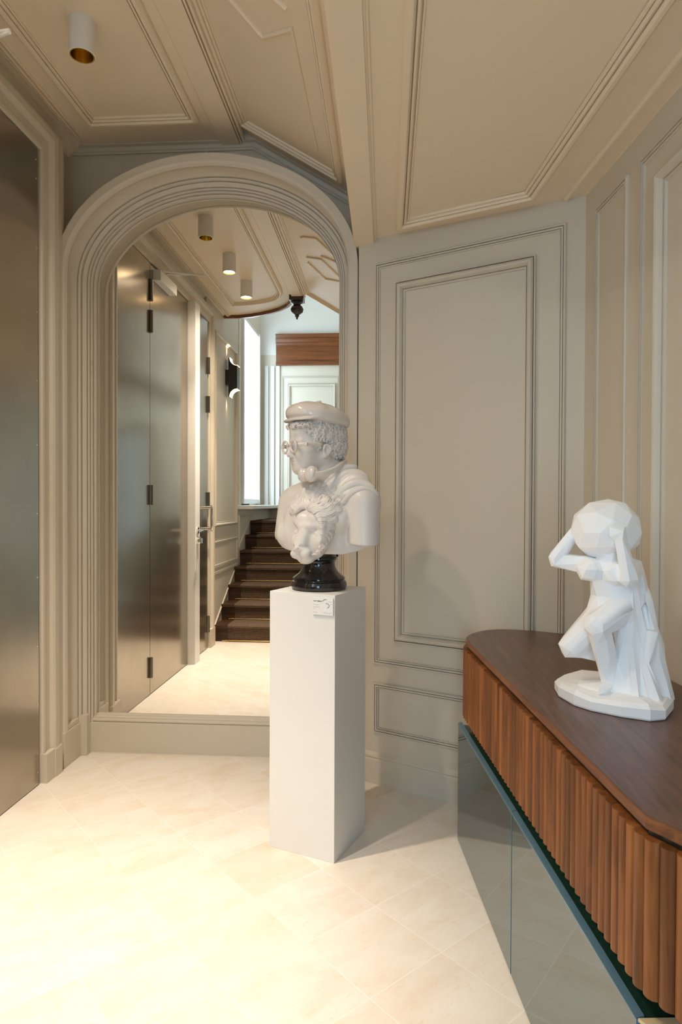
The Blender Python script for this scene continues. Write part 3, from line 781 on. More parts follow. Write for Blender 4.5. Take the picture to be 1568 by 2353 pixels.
# ================================================================== sculpting by distance fields
class Field:
    def __init__(s, lo, hi, h):
        s.lo = np.array(lo, np.float32); s.h = h
        s.n = [int(math.ceil((hi[i]-lo[i])/h))+1 for i in range(3)]
        s.ax = [s.lo[i] + h*np.arange(s.n[i], dtype=np.float32) for i in range(3)]
        s.F = np.full(s.n, .08, np.float32)
    def sl(s, lo, hi):
        r = []
        for i in range(3):
            a = max(0, int(math.floor((lo[i]-s.lo[i])/s.h))); b = min(s.n[i], int(math.ceil((hi[i]-s.lo[i])/s.h))+1)
            if b <= a: return None
            r.append(slice(a, b))
        return tuple(r)
    def op(s, fn, c, r, k=.0, mode='u'):
        """c, r: centre and reach of the shape"""
        r = np.array([r]*3 if np.isscalar(r) else r, float) + k + 4*s.h
        q = s.sl(np.array(c)-r, np.array(c)+r)
        if q is None: return
        X = s.ax[0][q[0]][:,None,None]; Y = s.ax[1][q[1]][None,:,None]; Z = s.ax[2][q[2]][None,None,:]
        d = fn(X, Y, Z).astype(np.float32); G = s.F[q]
        if mode == 'u':
            if k > 0:
                h = np.maximum(k-np.abs(G-d), 0)/k; s.F[q] = np.minimum(G, d) - h*h*k*.25
            else: s.F[q] = np.minimum(G, d)
        elif mode == 's':
            d = -d
            if k > 0:
                h = np.maximum(k-np.abs(G-d), 0)/k; s.F[q] = np.maximum(G, d) + h*h*k*.25
            else: s.F[q] = np.maximum(G, d)
    def first_y(s, x, z):
        """depth of the front surface seen along +y"""
        i = int(round((x-s.lo[0])/s.h)); k = int(round((z-s.lo[2])/s.h))
        i = min(max(i,0), s.n[0]-1); k = min(max(k,0), s.n[2]-1)
        col = s.F[i,:,k]; w = np.nonzero(col < 0)[0]
        if len(w) == 0: return None
        j = w[0]
        if j == 0: return float(s.ax[1][0])
        f0, f1 = col[j-1], col[j]
        return float(s.ax[1][j-1] + s.h*f0/(f0-f1))
    def val(s, p):
        q = [min(max(int(round((p[i]-s.lo[i])/s.h)),1), s.n[i]-2) for i in range(3)]
        return float(s.F[tuple(q)])
    def grad(s, p):
        q = [min(max(int(round((p[i]-s.lo[i])/s.h)),1), s.n[i]-2) for i in range(3)]
        i,j,k = q; F = s.F
        g = np.array([F[i+1,j,k]-F[i-1,j,k], F[i,j+1,k]-F[i,j-1,k], F[i,j,k+1]-F[i,j,k-1]]); n = np.linalg.norm(g)
        return g/max(n,1e-9)
    def mesh(s, name='sculpt', smooth=0):
        F = s.F.copy()
        F[0]=F[-1]=.05; F[:,0]=F[:,-1]=.05; F[:,:,0]=F[:,:,-1]=.05
        ins = F < 0
        c = ins[:-1,:-1,:-1].astype(np.int8)
        tot = np.zeros(c.shape, np.int8)
        for dx in (0,1):
            for dy in (0,1):
                for dz in (0,1):
                    tot += ins[dx:dx+c.shape[0], dy:dy+c.shape[1], dz:dz+c.shape[2]]
        cell = np.argwhere((tot > 0) & (tot < 8))
        idx = np.full(c.shape, -1, np.int32); idx[tuple(cell.T)] = np.arange(len(cell))
        acc = np.zeros((len(cell),3)); cnt = np.zeros(len(cell))
        corners = [(dx,dy,dz) for dx in (0,1) for dy in (0,1) for dz in (0,1)]
        vals = {o: F[cell[:,0]+o[0], cell[:,1]+o[1], cell[:,2]+o[2]] for o in corners}
        for a in corners:
            for ax in range(3):
                if a[ax] == 0:
                    b = list(a); b[ax] = 1; b = tuple(b)
                    fa, fb = vals[a], vals[b]; m = (fa < 0) != (fb < 0)
                    t = np.where(m, fa/np.where(m, fa-fb, 1), 0)
                    p = np.tile(np.array(a, float), (len(cell),1)); p[:,ax] += t
                    acc[m] += p[m]; cnt[m] += 1
        V = (cell + acc/np.maximum(cnt,1)[:,None])*s.h + s.lo
        faces = []
        for ax in range(3):
            o1, o2 = [(1,2),(2,0),(0,1)][ax]
            A = np.moveaxis(ins, ax, 0)
            sa = [slice(None)]*3; sb = [slice(None)]*3; sa[ax] = slice(0,-1); sb[ax] = slice(1,None)
            ch = ins[tuple(sa)] != ins[tuple(sb)]
            e = np.argwhere(ch)
            ok = (e[:,o1] > 0) & (e[:,o2] > 0) & (e[:,o1] < s.n[o1]-1) & (e[:,o2] < s.n[o2]-1); e = e[ok]
            flip = ins[tuple(e.T)]
            def g(d1, d2):
                q = e.copy(); q[:,o1] += d1; q[:,o2] += d2; return idx[tuple(q.T)]
            Q = np.stack([g(-1,-1), g(0,-1), g(0,0), g(-1,0)], 1)
            Q[~flip] = Q[~flip][:, ::-1]
            faces.append(Q)
        Q = np.concatenate(faces)
        Q = Q[(Q >= 0).all(1)]
        if smooth:
            for _ in range(smooth):
                S_ = np.zeros_like(V); N_ = np.zeros(len(V))
                for a in range(4):
                    for b_ in ((a+1)%4, (a-1)%4):
                        np.add.at(S_, Q[:,a], V[Q[:,b_]]); np.add.at(N_, Q[:,a], 1)
                V = V*.5 + .5*S_/np.maximum(N_,1)[:,None]
        me = bpy.data.meshes.new(name)
        me.vertices.add(len(V)); me.vertices.foreach_set('co', V.astype(np.float32).ravel())
        me.loops.add(Q.size); me.loops.foreach_set('vertex_index', Q.astype(np.int32).ravel())
        me.polygons.add(len(Q)); me.polygons.foreach_set('loop_start', np.arange(0, Q.size, 4, dtype=np.int32))
        try: me.polygons.foreach_set('loop_total', np.full(len(Q), 4, np.int32))
        except Exception: pass
        me.update(calc_edges=True); me.validate()
        return me

def s_ell(c, r):
    def fn(X,Y,Z):
        x,y,z = (X-c[0]), (Y-c[1]), (Z-c[2])
        k0 = np.sqrt((x/r[0])**2+(y/r[1])**2+(z/r[2])**2); k1 = np.sqrt((x/r[0]**2)**2+(y/r[1]**2)**2+(z/r[2]**2)**2)
        return k0*(k0-1)/np.maximum(k1,1e-6)
    return fn
def s_cap(a, b, ra, rb):
    a = np.array(a, np.float32); b = np.array(b, np.float32); d = b-a; L = float((d*d).sum()) or 1e-9
    def fn(X,Y,Z):
        x,y,z = X-a[0], Y-a[1], Z-a[2]
        t = np.clip((x*d[0]+y*d[1]+z*d[2])/L, 0, 1)
        return np.sqrt((x-d[0]*t)**2+(y-d[1]*t)**2+(z-d[2]*t)**2) - (ra+(rb-ra)*t)
    return fn
def s_tor(c, n, R, r):
    n = np.array(n, float); n /= np.linalg.norm(n)
    def fn(X,Y,Z):
        x,y,z = X-c[0], Y-c[1], Z-c[2]; h = x*n[0]+y*n[1]+z*n[2]
        q = np.sqrt(np.maximum(x*x+y*y+z*z-h*h,0))-R
        return np.sqrt(q*q+h*h)-r
    return fn
def s_half(p, n):
    n = np.array(n, float); n /= np.linalg.norm(n)
    return lambda X,Y,Z: (X-p[0])*n[0]+(Y-p[1])*n[1]+(Z-p[2])*n[2]
class Frame:
    """turned local frame: a = the figure's left, b = its front, c = up"""
    def __init__(s, C, deg): s.C = C; t = math.radians(deg); s.c, s.s = math.cos(t), math.sin(t)
    def w(s, p): a,b,c = p; return (s.C[0]+a*s.c+b*s.s, s.C[1]+a*s.s-b*s.c, s.C[2]+c)
    def ell(s, f, c, r, k=0, mode='u'):
        base = s_ell(c, r)
        f.op(lambda X,Y,Z: base((X-s.C[0])*s.c+(Y-s.C[1])*s.s, (X-s.C[0])*s.s-(Y-s.C[1])*s.c, Z-s.C[2]), s.w(c), max(r), k, mode)
    def cap(s, f, a, b, ra, rb, k=0, mode='u'):
        A, B = s.w(a), s.w(b); cap(f, A, B, ra, rb, k, mode)
def cap(f, A, B, ra, rb, k=0, mode='u'):
    m = [(A[i]+B[i])/2 for i in range(3)]; r = [abs(A[i]-B[i])/2+max(ra,rb) for i in range(3)]
    f.op(s_cap(A,B,ra,rb), m, r, k, mode)
def strand(f, pts, radii, k=.002, mode='u'):
    for i in range(len(pts)-1): cap(f, pts[i], pts[i+1], radii[i], radii[i+1], k, mode)
def smooth_line(pts, n=6):
    """Catmull-Rom"""
    P_ = [np.array(p, float) for p in pts]; P_ = [2*P_[0]-P_[1]] + P_ + [2*P_[-1]-P_[-2]]; out = []
    for i in range(1, len(P_)-2):
        for j in range(n):
            t = j/n
            out.append(.5*((2*P_[i])+(-P_[i-1]+P_[i+1])*t+(2*P_[i-1]-5*P_[i]+4*P_[i+1]-P_[i+2])*t*t+(-P_[i-1]+3*P_[i]-3*P_[i+1]+P_[i+2])*t**3))
    out.append(P_[-2]); return out

def mx(*a):
    r = a[0]
    for q in a[1:]: r = np.maximum(r, q)
    return r
# ================================================================== the marble bust
def make_bust():
    base = Vector((PC.x, PC.y, PEDZ))
    root = empty('marble_bust', base, math.radians(6.1), label='white marble bust in a cap, round glasses and headphones on the white pedestal', cat='bust')
    K = 620.; OX = -.012
    def add(name, me, m):
        o = link(name, me, m, root, smooth=True); o.location.x = OX; return o
    def px(x, y): return ((x-725.6)/K, (1360-y)/K)
    rnd = random.Random(3)
    f = Field((-.185,-.20,.09), (.25,.16,.68), .0024)
    T = Frame((.035,.0,0), -35); Hd = Frame((.004,.0,.541), -60)
    # ---- torso
    T.ell(f, (-.005,-.005,.24), (.132,.090,.185))
    T.ell(f, (.0,-.02,.16), (.145,.080,.10), .03)
    T.ell(f, (.085,-.035,.185), (.105,.055,.085), .03)
    for s in (1,-1):
        T.ell(f, (s*.062,.058,.268), (.078,.040,.056), .03)
    T.ell(f, (.160,-.008,.322), (.062,.058,.062), .035)
    T.ell(f, (-.138,-.008,.318), (.056,.058,.062), .035)
    for s, w in ((1,.128),(-1,.118)):
        T.cap(f, (s*.02,-.02,.400), (s*w,-.014,.352), .046, .036, .045)
        T.cap(f, (s*.02,.048,.355), (s*.12,.03,.345), .016, .018, .04)
    T.cap(f, (.030,-.034,.425), (.128,-.024,.385), .044, .044, .03)
    def arm(A, B, ra, rb, p, n, k):
        A, B, p = T.w(A), T.w(B), T.w(p); ca, hf = s_cap(A,B,ra,rb), s_half(p, n)
        def fn(X,Y,Z):
            u, v = ca(X,Y,Z), -hf(X,Y,Z); h = np.maximum(.004-np.abs(u-v),0)/.004; return np.maximum(u,v)+h*h*.001
        m = [(A[i]+B[i])/2 for i in range(3)]; f.op(fn, m, [abs(A[i]-B[i])/2+max(ra,rb) for i in range(3)], k)
    arm((-.156,-.004,.316), (-.168,.010,.20), .054, .050, (-.15,0,.205), (-.45,.1,1), .022)
    T.ell(f, (-.115,.045,.215), (.030,.045,.050), .03)
    arm((.168,.004,.322), (.177,.012,.12), .058, .0535, (0,0,.186), (.05,-.06,1), .014)
    T.ell(f, (-.095,.025,.180), (.078,.060,.080), .03)
    T.ell(f, (-.150,.05,.205), (.030,.035,.045), .02)
    # ---- neck and head
    cap(f, T.w((0,-.012,.35)), (.030,.012,.485), .064, .053, .03)
    cap(f, T.w((.0,.02,.40)), Hd.w((.045,-.01,-.055)), .012, .012, .02)
    Hd.ell(f, (0,-.014,.035), (.073,.102,.085), .02)
    Hd.ell(f, (0,.045,.036), (.061,.064,.056), .025)
    Hd.ell(f, (0,.038,-.032), (.059,.063,.074), .025)
    Hd.ell(f, (0,.044,-.064), (.046,.050,.046), .02)
    Hd.ell(f, (0,.074,-.094), (.022,.019,.018), .024)
    for s in (1,-1):
        Hd.cap(f, (s*.051,.002,-.052), (s*.014,.070,-.096), .021, .018, .025)
        Hd.ell(f, (s*.034,.064,-.040), (.026,.028,.026), .025)
        Hd.ell(f, (s*.032,.110,-.018), (.016,.014,.010), .014, 's')
        Hd.ell(f, (s*.031,.084,-.018), (.015,.0135,.0105), .003)
        Hd.ell(f, (s*.0115,.100,-.053), (.0085,.0105,.0072), .007)
        Hd.ell(f, (s*.0072,.107,-.0595), (.0034,.005,.003), .002, 's')
    Hd.cap(f, (-.034,.088,-.001), (.034,.088,-.001), .008, .008, .014)
    Hd.cap(f, (0,.098,.015), (0,.1165,-.047), .0088, .0108, .012)
    Hd.ell(f, (0,.084,-.070), (.026,.018,.018), .014)
    Hd.ell(f, (0,.099,-.0680), (.0190,.008,.0046), .004)
    Hd.ell(f, (0,.0975,-.0765), (.016,.008,.0052), .004)
    Hd.cap(f, (-.020,.1030,-.0723), (.020,.1030,-.0723), .0016, .0016, .0014, 's')
    E = lambda pts: smooth_line([Hd.w((s*p[0], p[1]+.007, p[2]-.008)) for p in pts], 5)
    for s in (1,-1):                          # ears
        Hd.ell(f, (s*.073,.005,-.036), (.010,.015,.023), .008)
        Hd.ell(f, (s*.0825,.008,-.034), (.007,.008,.014), .003, 's')
        pts = E(((.077,.012,-.022),(.0785,.008,-.008),(.080,-.004,-.005),(.081,-.014,-.014),(.080,-.013,-.030),(.076,-.002,-.043),(.074,.005,-.049)))
        strand(f, pts, [.0034]*len(pts), .003)
        pts = E(((.0775,.006,-.014),(.0785,-.004,-.015),(.0785,-.007,-.028),(.0765,.0,-.036)))
        strand(f, pts, [.0022]*len(pts), .002)
        Hd.ell(f, (s*.0745,.011,-.053), (.0055,.007,.007), .005)
    # ---- bottom cut, slightly bowed
    f.op(lambda X,Y,Z: Z-(.134+1.1*np.maximum((X-.02)**2-.006,0)), (0,0,.05), (.3,.3,.11), .004, 's')
    f.op(lambda X,Y,Z: -(Y-.105+0*X+0*Z), (0,.16,.3), (.3,.055,.25), .01, 's')
    add('bust_body', f.mesh('bust_body', 1), M['marble'])

    def drop(pts, lift, fld=f):
        out = []
        for x, y in pts:
            X, Z = px(x, y); Y = fld.first_y(X, Z)
            if Y is None: Y = out[-1][1] if out else 0.
            out.append((X, Y-lift, Z))
        return out
    # ---- cloak over the left shoulder: soft folds laid on the body
    g = Field((-.06,-.20,.25), (.25,.16,.48), .0022)
    for pts, r, lift in (([(741,1126),(757,1110),(775,1095),(795,1083),(814,1081)], .0135, -.002),
                   ([(748,1134),(763,1121),(780,1106),(800,1096),(820,1096),(838,1105)], .0125, -.002),
                   ([(772,1146),(790,1130),(810,1120),(830,1120),(850,1131)], .0150, -.0085),
                   ([(776,1130),(796,1112),(818,1106),(840,1114)], .0125, -.0065),
                   ([(784,1164),(794,1149),(809,1137),(829,1130),(848,1134),(861,1145)], .0056, .0)):
        d = smooth_line(drop(pts, lift), 6); n = len(d)
        strand(g, d, [r*(.55+.45*math.sin(PI*min(1,max(0,(i+2)/(n+3))))) for i in range(n)], .010)
    add('cloak', g.mesh('cloak', 2), M['marble'])

    # ---- lion mask on the chest
    lo, hi, hh = (-.165,-.22,.095), (.12,.02,.42), .0017
    g = Field(lo, hi, hh)
    T.ell(g, (.002,.090,.205), (.074,.046,.092))
    T.ell(g, (.046,.080,.285), (.060,.028,.056), .03)                     # bed of the mane
    T.ell(g, (.056,.074,.240), (.034,.028,.056), .03)
    for o_ in (-.008,.008): T.cap(g, (.004+o_,.126,.238), (-.014+o_,.140,.168), .016, .019, .014)
    T.ell(g, (-.016,.150,.158), (.021,.013,.011), .008)
    T.ell(g, (-.004,.118,.122), (.034,.024,.022), .016)
    for s in (1,-1):
        T.ell(g, (s*.021-.014,.136,.140), (.022,.018,.021), .010)
        T.cap(g, (s*.016+.003,.134,.236), (s*.054+.006,.118,.246+s*-.004), .0125, .0105, .008)
        T.ell(g, (s*.024+.006,.116,.262), (.026,.022,.024), .015)
        T.ell(g, (s*.042+.003,.142,.216), (.019,.018,.012), .006, 's')
        T.ell(g, (s*.043+.004,.118,.213), (.014,.012,.009), .002)
        T.cap(g, (s*.028+.002,.130,.222), (s*.060+.004,.118,.210), .0030, .0030, .003)
        T.ell(g, (s*.050,.106,.178), (.020,.026,.032), .02)
        pts = smooth_line([T.w(p) for p in ((s*.016-.014,.160,.166),(s*.034-.010,.150,.160),(s*.048-.006,.138,.140),(s*.042-.004,.130,.118))], 5)
        strand(g, pts, [.0046]*len(pts), .006, 's')
        T.ell(g, (s*.010-.016,.163,.156), (.004,.006,.0035), .003, 's')
    T.cap(g, (-.015,.158,.148), (-.012,.146,.122), .0020, .0020, .003, 's')
    g0 = Field(lo, hi, hh); g0.F = g.F.copy()
    def surf(X_, Z_):
        v = [y for y in (g0.first_y(X_, Z_), f.first_y(X_, Z_)) if y is not None]
        return min(v) if v else None
    def lay(pts, radii, lift, k):
        ctl = []; rr = []
        for (x, y), r in zip(pts, radii):
            X_, Z_ = px(x, y); Y_ = surf(X_, Z_)
            if Y_ is None: continue
            ctl.append((X_, Y_-lift, Z_)); rr.append(r)
        if len(ctl) > 1: strand(g, ctl, rr, k)
    inner = smooth_line([(674,1184,0),(688,1176,0),(704,1173,0),(720,1181,0),(733,1199,0),(738,1222,0),(735,1246,0)], 10)
    outer = smooth_line([(672,1160,0),(694,1134,0),(722,1117,0),(752,1113,0),(778,1128,0),(789,1152,0),(780,1184,0),(766,1212,0),(756,1236,0),(748,1256,0)], 10)
    def on(curve, t):
        q = t*(len(curve)-1); i = min(int(q), len(curve)-2); return curve[i]+(curve[i+1]-curve[i])*(q-i)
    # soft bed under the locks
    for i in range(15):
        for j in range(5):
            A, B = on(inner, i/14), on(outer, i/14); c_ = A+(B-A)*(.08+.80*j/4)
            X_, Z_ = px(c_[0], c_[1]); Y_ = surf(X_, Z_)
            if Y_ is not None: p_ = (X_, Y_+.006, Z_); cap(g, p_, (X_, Y_+.0061, Z_), .0145-.0035*(j/4), .0145-.0035*(j/4), .012)
    g0.F = g.F.copy()
    for lift, f0, f1, w, N_s in ((.0005,.30,.97,.0050,52),(.0045,.02,.66,.0046,40),(.0085,-.06,.34,.0042,30)):
        left = 0
        for i in range(N_s):
            t = (i+.5)/N_s
            if left <= 0: left = rnd.randint(4,6); ph = rnd.uniform(0,6.28); amp = rnd.uniform(3.5,6.5)*rnd.choice((-1,1)); ex = rnd.uniform(-.05,.05); tc = t+.045
            A, B = on(inner, t), on(outer, min(1,max(0,t+.02*math.sin(ph)))); dv = B-A; L_ = np.linalg.norm(dv); nv = np.array((-dv[1],dv[0],0))/L_
            pts = []; rad = []; N_ = 14
            for j in range(N_+1):
                u_ = j/N_; fr = f0+(f1+ex-f0)*u_
                wv = amp*math.sin(fr*L_/9.5+ph)*(.4+.6*u_) + (tc-t)*L_*.55*u_*u_*(N_s/52.)
                c_ = A+dv*fr+nv*wv; pts.append((c_[0],c_[1])); rad.append(w*(.55+.45*math.sin(PI*min(1,.25+u_*1.1)))*(1-.45*max(0,(u_-.7)/.3)))
            lay(pts, rad, lift-.0010*(left%2), .0010)
            left -= 1
    for i in range(6):                                                  # locks under the cheek
        pts = [(750-i*4,1222+i*9),(760-i*5,1232+i*8),(758-i*8,1246+i*6)]
        d = smooth_line([(p[0],p[1],0) for p in pts], 4); lay([(p[0],p[1]) for p in d], [.0046*(1-.5*j/len(d)) for j in range(len(d))], .002, .002)
    add('lion_mask', g.mesh('lion_mask', 0), M['marble'])

    # ---- hair
    lo, hi, hh = (-.14,-.13,.46), (.15,.13,.645), .00125
    g = Field(lo, hi, hh)
    bt = np.array([-.2,-.085,-.03,-.018,-.010,.016,.024,.034,.042,.050,.061,.080,.096,.2]); ct = np.array([-.056,-.060,-.056,-.050,-.002,-.002,-.008,-.034,-.030,-.004,.016,.034,.046,.046])
    def shellf(X,Y,Z):
        a_ = (X-Hd.C[0])*Hd.c+(Y-Hd.C[1])*Hd.s; b_ = (X-Hd.C[0])*Hd.s-(Y-Hd.C[1])*Hd.c; c_ = Z-Hd.C[2]
        k0 = np.sqrt((a_/.0785)**2+((b_+.004)/.1135)**2+((c_-.028)/.092)**2)
        k0b = np.sqrt((a_/.074)**2+((b_+.024)/.094)**2+((c_+.010)/.080)**2)
        k0c = np.sqrt((a_/.067)**2+((b_-.066)/.046)**2+((c_-.055)/.017)**2)
        d = np.minimum(np.minimum((k0-1)*.085, (k0b-1)*.078), (k0c-1)*.017)
        return np.maximum(d, (np.interp(b_, bt, ct)-c_)*.75)
    g.op(shellf, Hd.w((0,-.01,.03)), (.13,.13,.11))
    g0 = Field(lo, hi, hh); g0.F = g.F.copy()
    C0 = np.array(Hd.w((0,-.012,.015)))
    locks = []; tries = 0
    while len(locks) < 420 and tries < 30000:
        tries += 1
        a_ = rnd.uniform(0,2*PI); s_ = rnd.uniform(-.95,.8); e_ = math.asin(s_)
        d = np.array((math.cos(e_)*math.cos(a_), math.cos(e_)*math.sin(a_), s_))
        # march out from the middle of the head to the hair surface
        r_ = .05; p = None
        while r_ < .13:
            q_ = C0+d*r_
            if g0.val(q_) > 0: p = q_; break
            r_ += .0015
        if p is None or r_ < .055 or p[2] > .622: continue
        aa = (p[0]-Hd.C[0])*Hd.c+(p[1]-Hd.C[1])*Hd.s; b2 = (p[0]-Hd.C[0])*Hd.s-(p[1]-Hd.C[1])*Hd.c; c2 = p[2]-Hd.C[2]
        if c2 < np.interp(b2, bt, ct)+.003: continue
        if any(np.linalg.norm(p-l_) < .0088 for l_ in locks): continue
        locks.append(p)
    for p in locks:
        n_ = np.array(g0.grad(p)); u = np.cross(n_, (0,0,1.)); u /= max(np.linalg.norm(u),1e-6); v = np.cross(n_, u)
        if v[2] > 0: v = -v                                              # v runs down the head
        big = p[2] > .560 and b2 < .06 and rnd.random() < .22
        if big:                                                          # a snail curl of three strands
            sp = rnd.choice((-1,1)); a0 = rnd.uniform(0,6.28)
            for kx, R in enumerate((.0118,.0078,.0040)):
                pts = [p + u*R*math.cos(a0+sp*t) + v*R*math.sin(a0+sp*t) + n_*(.001+.0012*kx) for t in np.linspace(.5*kx,5.2-.3*kx,13)]
                strand(g, pts, [.0019*(.6+.4*math.sin(PI*(i+1)/14)) for i in range(13)], .0003)
        else:
            th = rnd.gauss(0,.55); e1 = u*math.cos(th)+v*math.sin(th); e2 = -u*math.sin(th)+v*math.cos(th)
            Ln = rnd.uniform(.016,.023); cv = rnd.choice((-1,1))*rnd.uniform(.004,.0075)
            for o_ in (-.0039,0,.0039):
                pts = []
                for t in np.linspace(0,1,9):
                    pts.append(p + e2*(t-.5)*Ln + e1*(o_*(1-.75*t)+cv*math.sin(t*3.6)) + n_*(.0008+.0030*math.sin(PI*t)-.0008*abs(o_)/.0039))
                strand(g, pts, [.0021*(1-.4*t) for t in np.linspace(0,1,9)], .0003)
    for s in (1,-1):
        for i in range(6):
            b_ = .052-i*.0042; e_ = -.036+abs(i-3)*.004
            pts = [Hd.w((s*.0700,b_+.000,.012-i*.002)), Hd.w((s*.0735,b_+.003,-.002-i*.002)), Hd.w((s*.0745,b_-.003,-.014-i*.002)), Hd.w((s*.0730,b_-.001+.0008*i,e_))]
            d = smooth_line(pts, 4); strand(g, d, [.0027*min(1,.4+j/6)-.0012*j/len(d) for j in range(len(d))], .0006)
    add('curly_hair', g.mesh('curly_hair', 0), M['marble'])

    # ---- cap with a short peak
    g = Field((-.17,-.16,.57), (.17,.16,.715), .0020)
    def capbody(X,Y,Z):
        a_ = (X-Hd.C[0])*Hd.c+(Y-Hd.C[1])*Hd.s; b_ = (X-Hd.C[0])*Hd.s-(Y-Hd.C[1])*Hd.c; c_ = Z-Hd.C[2]
        c_ = c_ - .092 - .125*b_
        up = c_ > 0
        rz = np.where(up, .056, .028); e = np.where(up, 2.0, 3.4)
        rh = ((np.abs(a_)/.100)**2.1+(np.abs(b_+.002)/.1235)**2.1)**(1/2.1)
        k0 = (rh**e+(np.abs(c_)/rz)**e)**(1/e)
        return (k0-1)*.05 + .0010*np.cos(8*np.arctan2(a_, b_))*np.clip(c_/.03,0,1)*np.clip(rh*2-.4,0,1)
    g.op(capbody, Hd.w((0,0,.10)), (.15,.15,.075))
    def peak(X,Y,Z):
        a_ = (X-Hd.C[0])*Hd.c+(Y-Hd.C[1])*Hd.s; b_ = (X-Hd.C[0])*Hd.s-(Y-Hd.C[1])*Hd.c; c_ = Z-Hd.C[2]
        c_ = c_ - .098 + .17*b_ + 1.0*a_*a_
        k0 = np.sqrt((np.abs(a_)/.085)**2+((b_-.056)/.073)**2); k0 = (k0**3+(np.abs(c_)/.0075)**3)**(1/3.)
        return (k0-1)*.0075
    g.op(peak, Hd.w((0,.06,.085)), (.12,.12,.05), .003)
    Hd.ell(g, (0,-.002,.148), (.0105,.0105,.007), .004)
    Hd.cap(g, (0,.0,.147), (.004,-.008,.1505), .0085, .007, .003)
    Hd.ell(g, (0,-.012,.012), (.078,.106,.080), .002, 's')
    add('flat_cap', g.mesh('flat_cap', 2), M['marble_gloss'])

    # ---- round spectacles
    g = Field((-.17,-.14,.49), (.08,.10,.58), .0013)
    nrm = (Hd.s, -Hd.c, -.06)
    for s in (1,-1):
        c_ = Hd.w((s*.0325,.117,-.020)); g.op(s_tor(c_, nrm, .0205, .0046), c_, .028, .0015)
        for dz in (-.0035,.0,.0035):
            cap(g, Hd.w((s*.050,.112,-.015+dz)), Hd.w((s*.076,.088,-.014+dz*.9)), .0036, .0036, .003)
            cap(g, Hd.w((s*.073,.092,-.014+dz*.9)), Hd.w((s*.0765,.030,-.012+dz*.4)), .0036, .0030, .003)
    cap(g, Hd.w((-.013,.120,-.013)), Hd.w((.013,.120,-.013)), .0038, .0038, .003)
    add('spectacles', g.mesh('spectacles', 1), M['marble_gloss'])

    # ---- headphones round the neck
    g = Field((-.12,-.16,.37), (.15,.12,.52), .0018)
    near_c = (-.017,-.098,.422); far_c = (-.044,-.068,.420); dzh = -.016
    for c_, ax_, R_ in ((near_c,(-.80,-.50,.30),.0300), (far_c,(-.9,.1,.1),.026)):
        ax_ = np.array(ax_)/np.linalg.norm(ax_); c_ = np.array(c_)
        def cup(X,Y,Z, c_=c_, ax_=ax_, R_=R_):
            x,y,z = X-c_[0],Y-c_[1],Z-c_[2]; h_ = x*ax_[0]+y*ax_[1]+z*ax_[2]; r_ = np.sqrt(np.maximum(x*x+y*y+z*z-h_*h_,0))
            k0 = ((r_/R_)**2.4+(np.abs(h_)/.022)**2.4)**(1/2.4); return (k0-1)*.019
        g.op(cup, c_, .036, .002)
        g.op(s_tor(c_+ax_*.003, ax_, R_+.0005, .0022), c_, .036, .0015, 's')
        g.op(s_tor(c_-ax_*.010, ax_, R_-.002, .0016), c_, .036, .0015, 's')
    band = smooth_line([(-.012,-.118,.414),(.018,-.112,.424),(.046,-.098,.440),(.076,-.072,.462),(.099,-.034,.480),(.108,.012,.488),(.094,.055,.490),(.056,.080,.486),(.010,.075,.474),(-.025,.040,.455),(-.044,-.005,.438),(-.048,-.04,.430)], 5)
    for dz, r_ in ((-.0050,.0066),(.0045,.0060)):
        strand(g, [(p[0],p[1],p[2]+dz+dzh*min(1,max(0,(i_-4)/10))) for i_, p in enumerate(band)], [r_*(.62+.38*math.sin(PI*i/(len(band)-1))) for i in range(len(band))], .005)
    add('headphones', g.mesh('headphones', 1), M['marble_gloss'])

    # ---- turned black socle
    MB().lathe([(0,0),(.094,0),(.101,.004),(.1035,.012),(.1035,.022),(.100,.031),(.095,.034),(.094,.037),(.097,.040),(.097,.044),(.090,.050),(.076,.060),(.066,.072),(.060,.086),(.0585,.098),(.061,.106),(.066,.112),(.066,.118),(.062,.122),(.062,.150),(0,.150)], 64).build('socle', M['black_marble'], root, smooth=True, auto=35, label='turned black marble socle')
    return root
make_bust()
